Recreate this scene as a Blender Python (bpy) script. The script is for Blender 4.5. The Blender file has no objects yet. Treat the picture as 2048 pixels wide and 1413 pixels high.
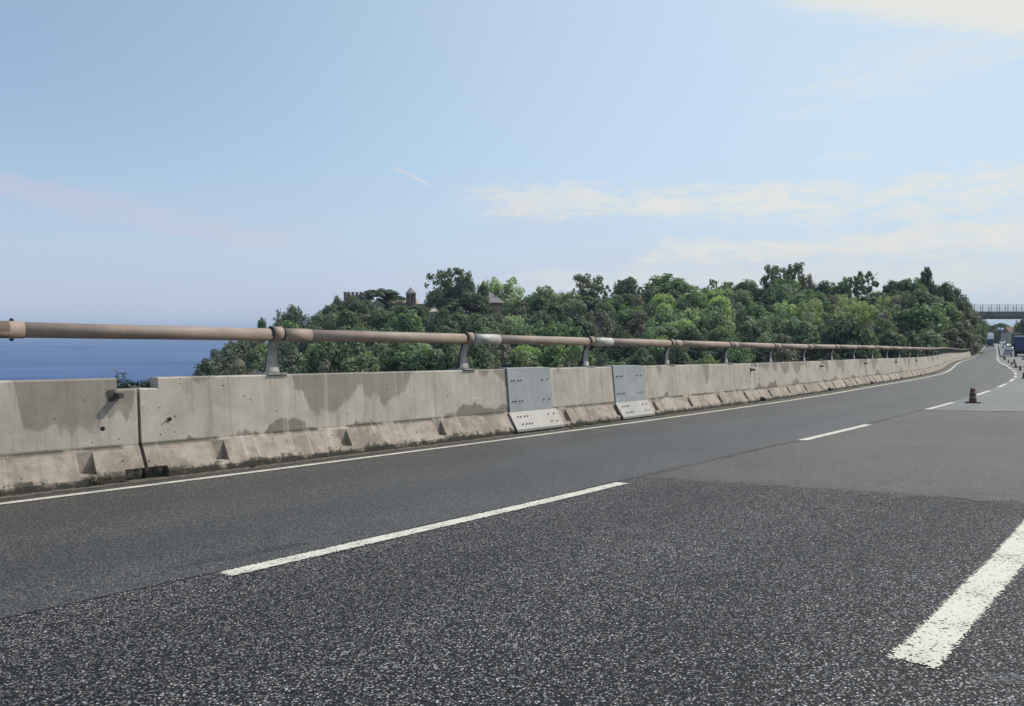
import bpy, bmesh, math, random
import numpy as np
from mathutils import Matrix, Vector, noise as mnoise

scene = bpy.context.scene
COL = scene.collection
PI = math.pi
# ---------------------------------------------------------------- road geometry
# distance along the road, plan position (X right, Y ahead), heading, elevation, crossfall
TAB = [(-8.0, -5.685, -5.627, 0.8191, 0.068, -0.0338), (-4.0, -2.802, -2.854, 0.7905, 0.075, -0.0355), (0.0, 0.0, 0.0, 0.762, 0.088, -0.0385), (4.0, 2.721, 2.932, 0.7345, 0.101, -0.041), (8.0, 5.363, 5.935, 0.7092, 0.096, -0.04), (12.0, 7.933, 9.0, 0.6869, 0.069, -0.035), (16.0, 10.44, 12.117, 0.6684, 0.033, -0.0275), (20.0, 12.897, 15.273, 0.6557, -0.012, -0.0182), (24.0, 15.326, 18.451, 0.6508, -0.053, -0.0075), (28.0, 17.746, 21.636, 0.6486, -0.079, 0.0031), (32.0, 20.156, 24.829, 0.6439, -0.099, 0.0108), (36.0, 22.546, 28.036, 0.6366, -0.114, 0.0142), (40.0, 24.909, 31.263, 0.6271, -0.116, 0.0145), (44.0, 27.239, 34.515, 0.6161, -0.113, 0.0148), (48.0, 29.53, 37.794, 0.6036, -0.111, 0.015), (52.0, 31.778, 41.102, 0.5897, -0.101, 0.0153), (56.0, 33.979, 44.442, 0.5763, -0.071, 0.0152), (60.0, 36.14, 47.808, 0.5655, -0.033, 0.0149), (64.0, 38.269, 51.195, 0.5573, 0.005, 0.0143), (68.0, 40.374, 54.596, 0.5518, 0.043, 0.0136), (72.0, 42.465, 58.005, 0.5489, 0.081, 0.013), (96.0, 55.105, 78.407, 0.5631, 0.151, 0.0094), (120.0, 68.02, 98.636, 0.5713, 0.17, 0.0082), (144.0, 81.019, 118.811, 0.5732, 0.253, 0.0072), (168.0, 94.045, 138.968, 0.5741, 0.484, 0.0065), (192.0, 107.08, 159.12, 0.5741, 0.727, 0.0065), (216.0, 120.107, 179.276, 0.5733, 1.129, 0.0065), (240.0, 133.115, 199.446, 0.5723, 1.537, 0.0065), (264.0, 146.102, 219.628, 0.5713, 2.005, 0.0065), (288.0, 159.069, 239.824, 0.5703, 2.503, 0.0065), (312.0, 172.015, 260.033, 0.5692, 3.005, 0.0065), (336.0, 184.941, 280.255, 0.5682, 3.513, 0.0065), (360.0, 197.846, 300.49, 0.5672, 4.022, 0.0065), (384.0, 210.731, 320.738, 0.5662, 4.502, 0.0065), (408.0, 223.595, 340.999, 0.5652, 4.982, 0.0065), (432.0, 236.438, 361.273, 0.5642, 5.462, 0.0065), (456.0, 249.261, 381.56, 0.5632, 5.942, 0.0065)]
TA = np.array(TAB)
TE, TD1, TD2, TB = 7.056, 3.49, 0.685, 7.51
HCAM = 1.16
PITCH = math.radians(1.62)          # the carriageway falls away from the viewpoint by this much
ML = Matrix.Rotation(-PITCH, 4, 'X')

def col(i, s):
    return float(np.interp(s, TA[:, 0], TA[:, i]))

def RP(s, t, h=0.0):
    """point at distance s along the road, offset t to the left, height h over the asphalt"""
    a = col(3, s)
    e = 0.0
    if s > TA[-1, 0]: e = s - TA[-1, 0]
    if s < TA[0, 0]: e = s - TA[0, 0]
    tt = max(min(t, 9.0), -10.0)
    return Vector((col(1, s) - t * math.cos(a) + e * math.sin(a), col(2, s) + t * math.sin(a) + e * math.cos(a),
                   col(4, s) + col(5, s) * (tt - TD1) + h))

def RF(s, t, h=0.0):
    """frame with x along the road, y to the left, z up"""
    p = RP(s, t, h)
    x = (RP(s + .5, t, h) - RP(s - .5, t, h)).normalized()
    y = Vector((0, 0, 1)).cross(x).normalized()
    z = x.cross(y)
    m = Matrix((x, y, z)).transposed().to_4x4()
    m.translation = p
    return ML @ m

def frame2(a, b):
    x = (b - a).normalized(); y = Vector((0, 0, 1)).cross(x).normalized(); z = x.cross(y)
    m = Matrix((x, y, z)).transposed().to_4x4(); m.translation = a
    return ML @ m

def W(p):
    return ML @ Vector(p)

def PX(x, y, d):
    """world point at camera depth d along the ray of photograph pixel (x, y): used only to survey where things stand"""
    return W(((x - 1024) * d / 1500.0, d, HCAM - (y - 706.5) * d / 1500.0))

# ---------------------------------------------------------------- objects
def tag(o, label=None, cat=None, group=None, kind=None):
    if label: o['label'] = label
    if cat: o['category'] = cat
    if group: o['group'] = group
    if kind: o['kind'] = kind
    return o

def empty(name, mat, label, cat, group=None):
    o = bpy.data.objects.new(name, None)
    o.empty_display_size = .2
    COL.objects.link(o)
    o.matrix_world = mat
    return tag(o, label, cat, group)

class MB:
    """collects faces for one mesh"""
    def __init__(s):
        s.v = []; s.f = []; s.m = []; s.sm = []
    def add(s, vs, fs, mi=0, smooth=False):
        o = len(s.v)
        s.v += [tuple(p) for p in vs]
        for f in fs:
            s.f.append(tuple(i + o for i in f)); s.m.append(mi); s.sm.append(smooth)
    def box(s, c, d, mi=0, rot=None):
        x, y, z = d[0] / 2, d[1] / 2, d[2] / 2
        vs = [Vector((i * x, j * y, k * z)) for i in (-1, 1) for j in (-1, 1) for k in (-1, 1)]
        if rot: vs = [rot @ v for v in vs]
        vs = [v + Vector(c) for v in vs]
        s.add(vs, [(0, 1, 3, 2), (4, 6, 7, 5), (0, 4, 5, 1), (2, 3, 7, 6), (0, 2, 6, 4), (1, 5, 7, 3)], mi)
    def prism(s, poly, x0, x1, mi=0, axis=0, caps=True):
        """poly of (a, b) extruded along an axis (0: x, poly = y,z; 1: y, poly = x,z; 2: z, poly = x,y)"""
        n = len(poly)
        def mk(x, p):
            return {0: (x, p[0], p[1]), 1: (p[0], x, p[1]), 2: (p[0], p[1], x)}[axis]
        vs = [mk(x0, p) for p in poly] + [mk(x1, p) for p in poly]
        fs = [(i, (i + 1) % n, n + (i + 1) % n, n + i) for i in range(n)]
        if caps: fs += [tuple(range(n))[::-1], tuple(range(n, 2 * n))]
        s.add(vs, fs, mi)
    def tube(s, pts, r, n=16, mi=0, caps=True, smooth=True):
        pts = [Vector(p) for p in pts]
        rr = r if isinstance(r, (list, tuple)) else [r] * len(pts)
        o = len(s.v)
        for i, p in enumerate(pts):
            d = (pts[min(i + 1, len(pts) - 1)] - pts[max(i - 1, 0)]).normalized()
            u = d.cross(Vector((0, 0, 1)))
            if u.length < .05: u = d.cross(Vector((1, 0, 0)))
            u.normalize(); w = u.cross(d)
            for k in range(n):
                a = 2 * PI * k / n
                s.v.append(tuple(p + (u * math.cos(a) + w * math.sin(a)) * rr[i]))
        for i in range(len(pts) - 1):
            for k in range(n):
                a = o + i * n + k; b = o + i * n + (k + 1) % n
                s.f.append((a, b, b + n, a + n)); s.m.append(mi); s.sm.append(smooth)
        if caps:
            s.f.append(tuple(o + k for k in range(n))[::-1]); s.m.append(mi); s.sm.append(False)
            q = o + (len(pts) - 1) * n
            s.f.append(tuple(q + k for k in range(n))); s.m.append(mi); s.sm.append(False)
    def lathe(s, prof, n=24, mi=0, c=(0, 0, 0), smooth=True):
        o = len(s.v)
        for r, z in prof:
            for k in range(n):
                a = 2 * PI * k / n
                s.v.append((c[0] + r * math.cos(a), c[1] + r * math.sin(a), c[2] + z))
        for i in range(len(prof) - 1):
            for k in range(n):
                a = o + i * n + k; b = o + i * n + (k + 1) % n
                s.f.append((a, b, b + n, a + n)); s.m.append(mi); s.sm.append(smooth)
    def mesh(s, name, mats, fix=True):
        me = bpy.data.meshes.new(name)
        me.from_pydata(s.v, [], s.f)
        for m in (mats if isinstance(mats, (list, tuple)) else [mats]): me.materials.append(m)
        me.polygons.foreach_set('material_index', s.m)
        me.polygons.foreach_set('use_smooth', s.sm)
        if fix:
            bm = bmesh.new(); bm.from_mesh(me)
            bmesh.ops.recalc_face_normals(bm, faces=bm.faces)
            bm.to_mesh(me); bm.free()
        me.update()
        return me
    def build(s, name, mats, parent=None, mat=None, fix=True, bevel=0):
        o = bpy.data.objects.new(name, s.mesh(name, mats, fix))
        COL.objects.link(o)
        if parent is not None: o.parent = parent
        elif mat is not None: o.matrix_world = mat
        if bevel:
            b = o.modifiers.new('bevel', 'BEVEL'); b.width = bevel; b.segments = 2; b.limit_method = 'ANGLE'
        return o

def add_part(name, mesh, parent, loc=None):
    o = bpy.data.objects.new(name, mesh); COL.objects.link(o); o.parent = parent
    if loc is not None: o.location = loc
    return o

# ---------------------------------------------------------------- materials
class NT:
    def __init__(s, tree):
        s.t = tree; s.n = tree.nodes; s.l = tree.links
    def node(s, typ, **kw):
        n = s.n.new(typ)
        for k, v in kw.items():
            if hasattr(n, k): setattr(n, k, v)
        return n
    def put(s, sock, v):
        if hasattr(v, 'is_output') or isinstance(v, bpy.types.NodeSocket): s.l.new(v, sock)
        elif v is not None: sock.default_value = v
    def math(s, op, a, b=None, c=None, clamp=False):
        n = s.node('ShaderNodeMath', operation=op); n.use_clamp = clamp
        s.put(n.inputs[0], a)
        if b is not None: s.put(n.inputs[1], b)
        if c is not None: s.put(n.inputs[2], c)
        return n.outputs[0]
    def add(s, a, b): return s.math('ADD', a, b)
    def sub(s, a, b): return s.math('SUBTRACT', a, b)
    def mul(s, a, b): return s.math('MULTIPLY', a, b)
    def step(s, x, lo, hi):
        n = s.node('ShaderNodeMapRange', interpolation_type='SMOOTHSTEP')
        s.put(n.inputs[0], x); s.put(n.inputs[1], lo); s.put(n.inputs[2], hi)
        return n.outputs[0]
    def mix(s, f, a, b, mode='MIX'):
        n = s.node('ShaderNodeMix', data_type='RGBA', blend_type=mode)
        s.put(n.inputs[0], f)
        for i, v in ((6, a), (7, b)):
            if isinstance(v, (tuple, list)): n.inputs[i].default_value = (*v[:3], 1)
            else: s.put(n.inputs[i], v)
        return n.outputs[2]
    def noise(s, vec, scale, detail=3, rough=.55, dim='3D', out=0):
        n = s.node('ShaderNodeTexNoise', noise_dimensions=dim)
        if vec is not None: s.put(n.inputs['Vector'], vec)
        n.inputs['Scale'].default_value = scale; n.inputs['Detail'].default_value = detail; n.inputs['Roughness'].default_value = rough
        return n.outputs[out]
    def vor(s, vec, scale, feature='F1', rand=1.0):
        n = s.node('ShaderNodeTexVoronoi', feature=feature)
        if vec is not None: s.put(n.inputs['Vector'], vec)
        n.inputs['Scale'].default_value = scale
        n.inputs['Randomness'].default_value = rand
        return n
    def mapping(s, vec, scale=(1, 1, 1), loc=(0, 0, 0), rot=(0, 0, 0)):
        n = s.node('ShaderNodeMapping'); s.put(n.inputs[0], vec)
        s.put(n.inputs['Location'], loc); n.inputs['Rotation'].default_value = rot; n.inputs['Scale'].default_value = scale
        return n.outputs[0]
    def xyz(s, vec):
        n = s.node('ShaderNodeSeparateXYZ'); s.put(n.inputs[0], vec); return n.outputs
    def combine(s, x, y, z):
        n = s.node('ShaderNodeCombineXYZ')
        for i, v in enumerate((x, y, z)): s.put(n.inputs[i], v)
        return n.outputs[0]
    def bump(s, h, strength, dist, normal=None):
        n = s.node('ShaderNodeBump'); s.put(n.inputs['Height'], h); n.inputs['Strength'].default_value = strength; n.inputs['Distance'].default_value = dist
        if normal is not None: s.put(n.inputs['Normal'], normal)
        return n.outputs[0]
    def coord(s, which='Object'):
        return s.node('ShaderNodeTexCoord').outputs[which]
    def rnd(s):
        return s.node('ShaderNodeObjectInfo').outputs['Random']
    def offs(s):
        """object coordinates shifted by a random amount per object"""
        r = s.rnd()
        n = s.node('ShaderNodeVectorMath', operation='ADD')
        s.l.new(s.coord('Object'), n.inputs[0]); s.l.new(s.combine(s.mul(r, 91.3), s.mul(r, 37.7), 0.0), n.inputs[1])
        return n.outputs[0]

def newmat(name):
    m = bpy.data.materials.new(name); m.use_nodes = True
    nt = NT(m.node_tree)
    return m, nt, nt.n['Principled BSDF']

def simple(name, colr, rough=.6, metal=0.0, var=.12, scale=6.0, bump=0.0, spec=.5):
    m, nt, b = newmat(name)
    v = nt.offs()
    n = nt.noise(v, scale, 4, .6)
    dark = tuple(c * (1 - var * 1.6) for c in colr); lite = tuple(min(1, c * (1 + var)) for c in colr)
    nt.put(b.inputs['Base Color'], nt.mix(nt.step(n, .3, .7), dark, lite))
    b.inputs['Roughness'].default_value = rough; b.inputs['Metallic'].default_value = metal
    b.inputs['Specular IOR Level'].default_value = spec
    if bump: nt.put(b.inputs['Normal'], nt.bump(nt.noise(v, scale * 8, 4, .6), bump, .01))
    return m

def asphalt(name, base, scale, contrast, bumpd, rough=.62, tint=(1, 1, 1), lane=True, spec=.4, gapd=.5, sparkle=.25):
    """stones bedded in bitumen: each stone its own grey, dark voids between, paler scattered chips"""
    m, nt, b = newmat(name)
    c = nt.coord('Object')
    wob = nt.node('ShaderNodeVectorMath', operation='ADD')
    nt.l.new(c, wob.inputs[0])
    nz = nt.node('ShaderNodeTexNoise'); nz.inputs['Scale'].default_value = scale * .9; nz.inputs['Detail'].default_value = 1; nt.l.new(c, nz.inputs['Vector'])
    sc_ = nt.node('ShaderNodeVectorMath', operation='SCALE'); nt.l.new(nz.outputs['Color'], sc_.inputs[0]); sc_.inputs['Scale'].default_value = .35 / scale
    nt.l.new(sc_.outputs[0], wob.inputs[1])
    v1 = nt.vor(nt.mapping(wob.outputs[0], (1, 1, .02)), scale)
    cs = nt.xyz(v1.outputs['Color'])
    big = nt.noise(c, .35, 4, .6)
    mid = nt.noise(c, 2.3, 4, .6)
    cl_ = nt.noise(c, scale * .16, 2, .5)
    dist = v1.outputs['Distance']
    gap = nt.step(dist, .60, .34)
    stone = nt.add(nt.mul(nt.math('POWER', cs[0], 1.6), 1.5), nt.mul(nt.math('POWER', cs[1], 9.0), sparkle * 6))
    stone = nt.add(1.0 - contrast, nt.mul(stone, contrast * 1.35))
    val = nt.mul(stone, nt.add(1.0 - gapd, nt.mul(gap, gapd)))
    uv = nt.node('ShaderNodeUVMap').outputs[0]
    s_, t_ = nt.xyz(uv)[0:2]
    big = nt.math('MULTIPLY_ADD', nt.sub(big, .5), 1.7, .5); mid = nt.math('MULTIPLY_ADD', nt.sub(mid, .5), 1.5, .5)
    k = nt.add(.5, nt.add(nt.mul(big, .45), nt.add(nt.mul(mid, .33), nt.mul(cl_, .22))))
    if lane is not None and lane:
        # wheel paths of the left lane, polished a shade darker
        w = None
        for tc in ((4.55, 6.1) if lane is True else lane):
            g = nt.math('POWER', nt.math('DIVIDE', nt.sub(t_, nt.add(tc, nt.mul(nt.sub(big, .5), .5))), .42), 2.0)
            g = nt.math('DIVIDE', 1.0, nt.add(1.0, nt.math('POWER', g, 2.0)))
            w = g if w is None else nt.add(w, g)
        k = nt.mul(k, nt.sub(1.0, nt.mul(w, .22)))
    val = nt.mul(val, k)
    colr = nt.combine(nt.mul(val, base * tint[0]), nt.mul(val, base * tint[1]), nt.mul(val, base * tint[2]))
    colr = nt.mix(nt.step(cs[2], .6, .9), colr, nt.mix(1.0, colr, (1.15, 1.0, .85), 'MULTIPLY'))
    colr = nt.mix(nt.step(cs[2], .3, .1), colr, nt.mix(1.0, colr, (.9, .98, 1.1), 'MULTIPLY'))
    nt.put(b.inputs['Base Color'], colr)
    nt.put(b.inputs['Roughness'], nt.add(rough - .12, nt.mul(cs[1], .28)))
    b.inputs['Specular IOR Level'].default_value = spec
    h = nt.add(nt.mul(gap, .7), nt.mul(cs[1], .5))
    nt.put(b.inputs['Normal'], nt.bump(h, 1.0, bumpd))
    if name == 'patch_asphalt':
        # feathered, stone-speckled start of the overlay
        e = nt.sub(s_, nt.add(5.45, nt.mul(nt.sub(TD1, t_), .05)))
        e = nt.add(nt.mul(e, 5.0), nt.add(nt.mul(nt.sub(cs[0], .5), 1.3), nt.mul(nt.sub(nt.noise(c, 7, 4, .65), .5), 2.4)))
        e2 = nt.add(nt.mul(nt.sub(TD1 + .06, t_), 9.0), nt.add(nt.mul(nt.sub(cs[1], .5), 1.2), nt.mul(nt.sub(nt.noise(c, 3, 4, .65), .5), 3.0)))
        nt.put(b.inputs['Alpha'], nt.step(nt.math('MINIMUM', e, e2), .1, .5))
    if name in ('tar_smear', 'grey_scrape'):
        ng = nt.add(nt.mul(nt.noise(c, 9, 5, .7), .7), nt.mul(cs[0], .3))
        nt.put(b.inputs['Alpha'], nt.mul(nt.step(ng, .42, .62), .75))
    return m

def paint(name, colr=(.66, .615, .515)):
    m, nt, b = newmat(name)
    c = nt.coord('Object')
    uv = nt.node('ShaderNodeUVMap').outputs[0]
    u, v = nt.xyz(uv)[0:2]
    # u: 0..1 across, v: distance in metres from the nearer end
    edge = nt.math('MINIMUM', nt.mul(nt.math('MINIMUM', u, nt.sub(1.0, u)), 1.1), nt.mul(v, 4.0))
    n = nt.noise(c, 70, 3, .6); n2 = nt.noise(c, 5, 3, .6)
    vo = nt.vor(nt.mapping(c, (1, 1, .02)), 128)
    st = nt.xyz(vo.outputs['Color'])[0]
    wear = nt.add(nt.mul(n, .45), nt.add(nt.mul(st, .55), nt.mul(n2, .35)))
    lim = nt.add(.40, nt.mul(nt.step(edge, 0.0, .16), .47))
    f = nt.step(wear, nt.add(lim, -.02), nt.add(lim, .10))
    tone = nt.mix(nt.step(n2, .35, .75), colr, tuple(q * .86 for q in colr))
    tone = nt.mix(nt.mul(nt.step(st, .55, 1.0), .22), tone, (.42, .40, .36))
    nt.put(b.inputs['Base Color'], tone); nt.put(b.inputs['Alpha'], nt.sub(1.0, f))
    b.inputs['Roughness'].default_value = .7
    nt.put(b.inputs['Normal'], nt.bump(nt.sub(1.0, vo.outputs['Distance']), .5, .002))
    return m

def concrete(name, body=(.455, .405, .342)):
    m, nt, b = newmat(name)
    v = nt.offs(); o = nt.coord('Object')
    x, y, z = nt.xyz(v)[0:3]
    r = nt.rnd()
    n1 = nt.noise(v, 2.2, 5, .6); n2 = nt.noise(v, 11, 4, .65); n3 = nt.noise(v, 60, 3, .7)
    base = nt.mix(nt.step(n1, .32, .68), tuple(q * .84 for q in body), tuple(q * 1.08 for q in body))
    base = nt.mix(nt.step(n2, .35, .7), base, nt.mix(1.0, base, (1.1, 1.08, 1.05), 'MULTIPLY'))
    base = nt.mix(nt.mul(nt.step(n3, .4, .75), .35), base, nt.mix(1.0, base, (.74, .73, .72), 'MULTIPLY'))
    # plinth: pinker, cleaner
    low = nt.step(z, .325, .3)
    base = nt.mix(nt.mul(low, .85), base, nt.mix(nt.step(nt.add(nt.mul(n1, .6), nt.mul(n2, .4)), .38, .60), (.20, .158, .125), (.37, .302, .245)))
    # damp patches hanging from the top
    pn = nt.noise(nt.mapping(v, (1.15, 1, .35)), 1.0, 2, .4)
    pf = nt.noise(nt.mapping(v, (7, 1, 2.2)), 1.0, 3, .6)
    top = nt.add(nt.mul(nt.sub(z, .78), 2.2), nt.add(nt.mul(nt.sub(pn, .595), 6.0), nt.mul(nt.sub(pf, .5), 1.5)))
    top = nt.mul(nt.step(top, -.02, .16), nt.step(z, .35, .6))
    base = nt.mix(nt.mul(top, nt.add(.35, nt.mul(pf, .4))), base, (.15, .12, .097))
    # patches rising from the ledge
    pn2 = nt.noise(nt.mapping(v, (.9, 1, .5), (31, 0, 7)), 1.0, 2, .5)
    led = nt.add(nt.mul(nt.sub(.40, z), 5.0), nt.add(nt.mul(nt.sub(pn2, .60), 7.0), nt.mul(nt.sub(pf, .5), 1.6)))
    led = nt.mul(nt.step(led, -.05, .2), nt.step(z, .318, .325))
    base = nt.mix(nt.mul(led, .68), base, (.12, .10, .082))
    # dirt line on the ledge
    dl = nt.mul(nt.step(nt.math('ABSOLUTE', nt.sub(z, .322)), .034, .004), nt.step(nt.noise(nt.mapping(v, (2.2, 1, 1)), 1.0, 4, .65), .36, .52))
    base = nt.mix(nt.mul(dl, .85), base, (.07, .062, .045))
    # vertical streaks
    stq = nt.noise(nt.mapping(v, (14, 1, .5)), 1.0, 3, .6)
    base = nt.mix(nt.mul(nt.step(stq, .54, .66), .36), base, (.22, .19, .16))
    base = nt.mix(nt.mul(nt.step(stq, .42, .32), .30), base, (.6, .56, .5))
    # moss at the toe
    ft = nt.add(nt.mul(nt.sub(.085, z), 9.0), nt.mul(nt.sub(nt.noise(v, 6.5, 5, .7), .5), 3.6))
    base = nt.mix(nt.mul(nt.step(ft, -.15, .4), .9), base, (.042, .04, .03))
    # blow holes
    vo = nt.vor(nt.mapping(v, (1, .2, 1)), 13)
    pk = nt.mul(nt.step(vo.outputs['Distance'], .16, .10), nt.step(nt.xyz(vo.outputs['Color'])[0], .8, .83))
    base = nt.mix(nt.mul(pk, .8), base, (.05, .045, .04))
    nt.put(b.inputs['Base Color'], base)
    b.inputs['Roughness'].default_value = .9
    b.inputs['Specular IOR Level'].default_value = .25
    h = nt.add(nt.mul(n3, .5), nt.sub(nt.mul(n2, .8), nt.mul(pk, 1.2)))
    nt.put(b.inputs['Normal'], nt.bump(h, .5, .008))
    return m

def foliage(name, dark, lite, trans=.32):
    """leaf material: clump tone comes from a vertex attribute, tree tone from the object"""
    m, nt, b = newmat(name)
    at = nt.node('ShaderNodeAttribute'); at.attribute_name = 'tone'
    r = nt.rnd()
    f = nt.math('ADD', nt.mul(at.outputs['Fac'], .75), nt.mul(nt.sub(r, .5), .5), clamp=True)
    c = nt.mix(f, dark, lite)
    hs = nt.node('ShaderNodeHueSaturation'); nt.put(hs.inputs['Color'], c)
    nt.put(hs.inputs['Hue'], nt.add(.474, nt.mul(nt.math('FRACT', nt.mul(r, 7.31)), .03)))
    nt.put(hs.inputs['Saturation'], nt.add(.64, nt.mul(nt.math('FRACT', nt.mul(r, 3.77)), .32)))
    c = hs.outputs[0]
    nt.put(b.inputs['Base Color'], c)
    b.inputs['Roughness'].default_value = .65
    b.inputs['Specular IOR Level'].default_value = .25
    tr = nt.node('ShaderNodeBsdfTranslucent'); nt.put(tr.inputs['Color'], nt.mix(1.0, c, (1.25, 1.35, .7), 'MULTIPLY'))
    mx = nt.node('ShaderNodeMixShader'); mx.inputs[0].default_value = trans
    nt.l.new(b.outputs[0], mx.inputs[1]); nt.l.new(tr.outputs[0], mx.inputs[2])
    nt.l.new(mx.outputs[0], nt.n['Material Output'].inputs['Surface'])
    return m

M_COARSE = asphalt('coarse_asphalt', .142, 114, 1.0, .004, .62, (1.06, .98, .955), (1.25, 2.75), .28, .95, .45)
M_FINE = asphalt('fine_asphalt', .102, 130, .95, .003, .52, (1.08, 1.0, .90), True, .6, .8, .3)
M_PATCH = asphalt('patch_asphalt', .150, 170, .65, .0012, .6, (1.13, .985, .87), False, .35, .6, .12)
M_PAINT = paint('road_paint')
M_CONC = concrete('weathered_concrete')
M_CONC2 = simple('bridge_concrete', (.17, .155, .15), .9, 0, .2, .6, .3)
M_RUST = simple('brown_rail_paint', (.295, .222, .176), .66, 0, .10, 3.5, .2)
M_RUST2 = simple('sleeve_brown_paint', (.32, .238, .188), .66, 0, .14, 7, .25)
M_ZINC = simple('new_zinc', (.40, .385, .355), .6, .15, .16, 9, .2)
M_GALV = simple('galvanised_steel', (.33, .315, .29), .7, .0, .18, 8, .2)
def plate(name, colr):
    m, nt, b = newmat(name)
    v = nt.offs()
    st = nt.noise(nt.mapping(v, (9, 1, .7)), 1.0, 4, .65); bl = nt.noise(v, 2.6, 4, .6); fn = nt.noise(v, 45, 3, .7)
    c = nt.mix(nt.step(bl, .3, .7), tuple(q * .86 for q in colr), tuple(q * 1.08 for q in colr))
    c = nt.mix(nt.mul(nt.step(st, .56, .72), .4), c, (.20, .165, .125))
    c = nt.mix(nt.mul(nt.step(fn, .62, .75), .4), c, (.14, .13, .12))
    c = nt.mix(nt.mul(nt.step(nt.noise(v, 1.3, 5, .7), .58, .72), .35), c, (.19, .18, .165))
    nt.put(b.inputs['Base Color'], c); b.inputs['Roughness'].default_value = .58; b.inputs['Metallic'].default_value = .1
    nt.put(b.inputs['Normal'], nt.bump(nt.add(bl, nt.mul(fn, .1)), .25, .02))
    return m
M_PLATE = plate('plate_blue_grey', (.33, .345, .345))
M_PLATE2 = plate('plate_pale_grey', (.32, .30, .27))
M_WEB = simple('web_steel', (.075, .066, .058), .8, 0, .2, 8)  # dark base puts shade on the post webs; brackets share this steel
M_DARK = simple('dark_rubber', (.018, .016, .015), .8, 0, .2, 10)
M_HOLE = simple('bore_shade', (.008, .008, .008), .9)  # near-black plug colour stands in for the shade inside the drain bores
M_BARK = simple('bark', (.12, .095, .075), .9, 0, .3, 3, .5)
M_BARKP = simple('pale_bark', (.34, .31, .27), .9, 0, .2, 3, .5)
M_F_DARK = foliage('dark_leaves', (0.086, 0.132, 0.082), (0.195, 0.249, 0.113))
M_F_MID = foliage('mid_leaves', (0.124, 0.205, 0.103), (0.266, 0.366, 0.151), .3)
M_F_LITE = foliage('light_leaves', (0.219, 0.348, 0.155), (0.418, 0.551, 0.216), .35)
M_F_GREY = foliage('grey_leaves', (0.097, 0.132, 0.079), (0.194, 0.225, 0.108), .2)
M_F_BROWN = foliage('dry_leaves', (0.152, 0.154, 0.114), (0.268, 0.249, 0.144), .2)
M_F_CANE = foliage('cane_leaves', (0.271, 0.367, 0.163), (0.382, 0.445, 0.190), .35)
M_F_CYP = foliage('cypress_leaves', (0.062, 0.098, 0.064), (0.119, 0.158, 0.080), .1)
# ---------------------------------------------------------------- carriageway
def strip(name, srange, tcols, h, mat, kind='structure', sub=None):
    """sheet following the road: quads over s samples and t columns, uv = (s, t)"""
    mb = MB(); n = len(tcols); uvs = []
    for s in srange:
        for t in tcols:
            tt = t(s) if callable(t) else t
            mb.v.append(tuple(W(RP(s, tt, h)))); uvs.append((s, tt))
    for i in range(len(srange) - 1):
        for k in range(n - 1):
            mb.f.append((i * n + k, i * n + k + 1, (i + 1) * n + k + 1, (i + 1) * n + k)); mb.m.append(0); mb.sm.append(True)
    me = mb.mesh(name, mat, fix=False)
    uv = me.uv_layers.new(name='UVMap')
    li = np.zeros(len(me.loops), dtype=np.int32); me.loops.foreach_get('vertex_index', li)
    uv.data.foreach_set('uv', np.array(uvs, dtype=np.float32)[li].ravel())
    if me.polygons[0].normal.z < 0: me.flip_normals()
    o = bpy.data.objects.new(name, me); COL.objects.link(o)
    return tag(o, kind=kind)

S_ROAD = list(np.arange(-26, 80, 2.0)) + list(np.arange(80, 620, 8.0))
rng = random.Random(5)
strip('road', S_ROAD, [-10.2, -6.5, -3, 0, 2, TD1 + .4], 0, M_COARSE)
jit = [rng.uniform(-.03, .03) for _ in range(400)]
def left_edge(s): return TD1 + .06 + .03 * mnoise.noise((s * .7, 0, 0)) + .015 * mnoise.noise((s * 4.0, 3, 0))
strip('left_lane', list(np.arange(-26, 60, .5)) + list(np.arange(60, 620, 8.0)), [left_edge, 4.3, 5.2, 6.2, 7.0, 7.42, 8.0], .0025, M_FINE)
# smoother patch over the two right lanes and the carriageway beyond it
def pstart(t): return 5.45 + (TD1 - t) * .05
def patch(name, s0, s1, h, mat):
    mb = MB(); uvs = []; tc = list(np.arange(-10.2, TD1 - .3, .45)) + [TD1 - .15, TD1, TD1 + .2]; n = len(tc)
    sr = [0, .004, .03, .1, .3, .6, 1.0]
    for q in sr:
        for t in tc:
            j = .05 * mnoise.noise((t * 1.3, 0, 7)) + .02 * mnoise.noise((t * 9, 0, 2))
            s = (s0 + (TD1 - t) * .05 + j) * (1 - q) + (s1 + .06 * mnoise.noise((t * 1.1, 5, 2))) * q
            tt = min(t, left_edge(s) - .012)
            mb.v.append(tuple(W(RP(s, tt, h * min(1, q / .004) if q < .02 else h)))); uvs.append((s, tt))
    for i in range(len(sr) - 1):
        for k in range(n - 1):
            mb.f.append((i * n + k, i * n + k + 1, (i + 1) * n + k + 1, (i + 1) * n + k)); mb.m.append(0); mb.sm.append(True)
    me = mb.mesh(name, mat, fix=False)
    uv = me.uv_layers.new(name='UVMap')
    li = np.zeros(len(me.loops), dtype=np.int32); me.loops.foreach_get('vertex_index', li)
    uv.data.foreach_set('uv', np.array(uvs, dtype=np.float32)[li].ravel())
    if me.polygons[0].normal.z < 0: me.flip_normals()
    o = bpy.data.objects.new(name, me); COL.objects.link(o)
    return tag(o, kind='structure')
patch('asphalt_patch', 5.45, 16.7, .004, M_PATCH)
M_FAR = asphalt('far_asphalt', .22, 165, .4, .001, .58, (1.02, .99, .95), False, .4, .4, .1)  # paler base stands in for the grazing sheen of the distant road
strip('far_lanes', list(np.arange(16.86, 60, 1.)) + list(np.arange(60, 620, 8.0)), [-10.2, -6.5, -3, 0, 2, lambda s: left_edge(s) - .012], .004, M_FAR)
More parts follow.
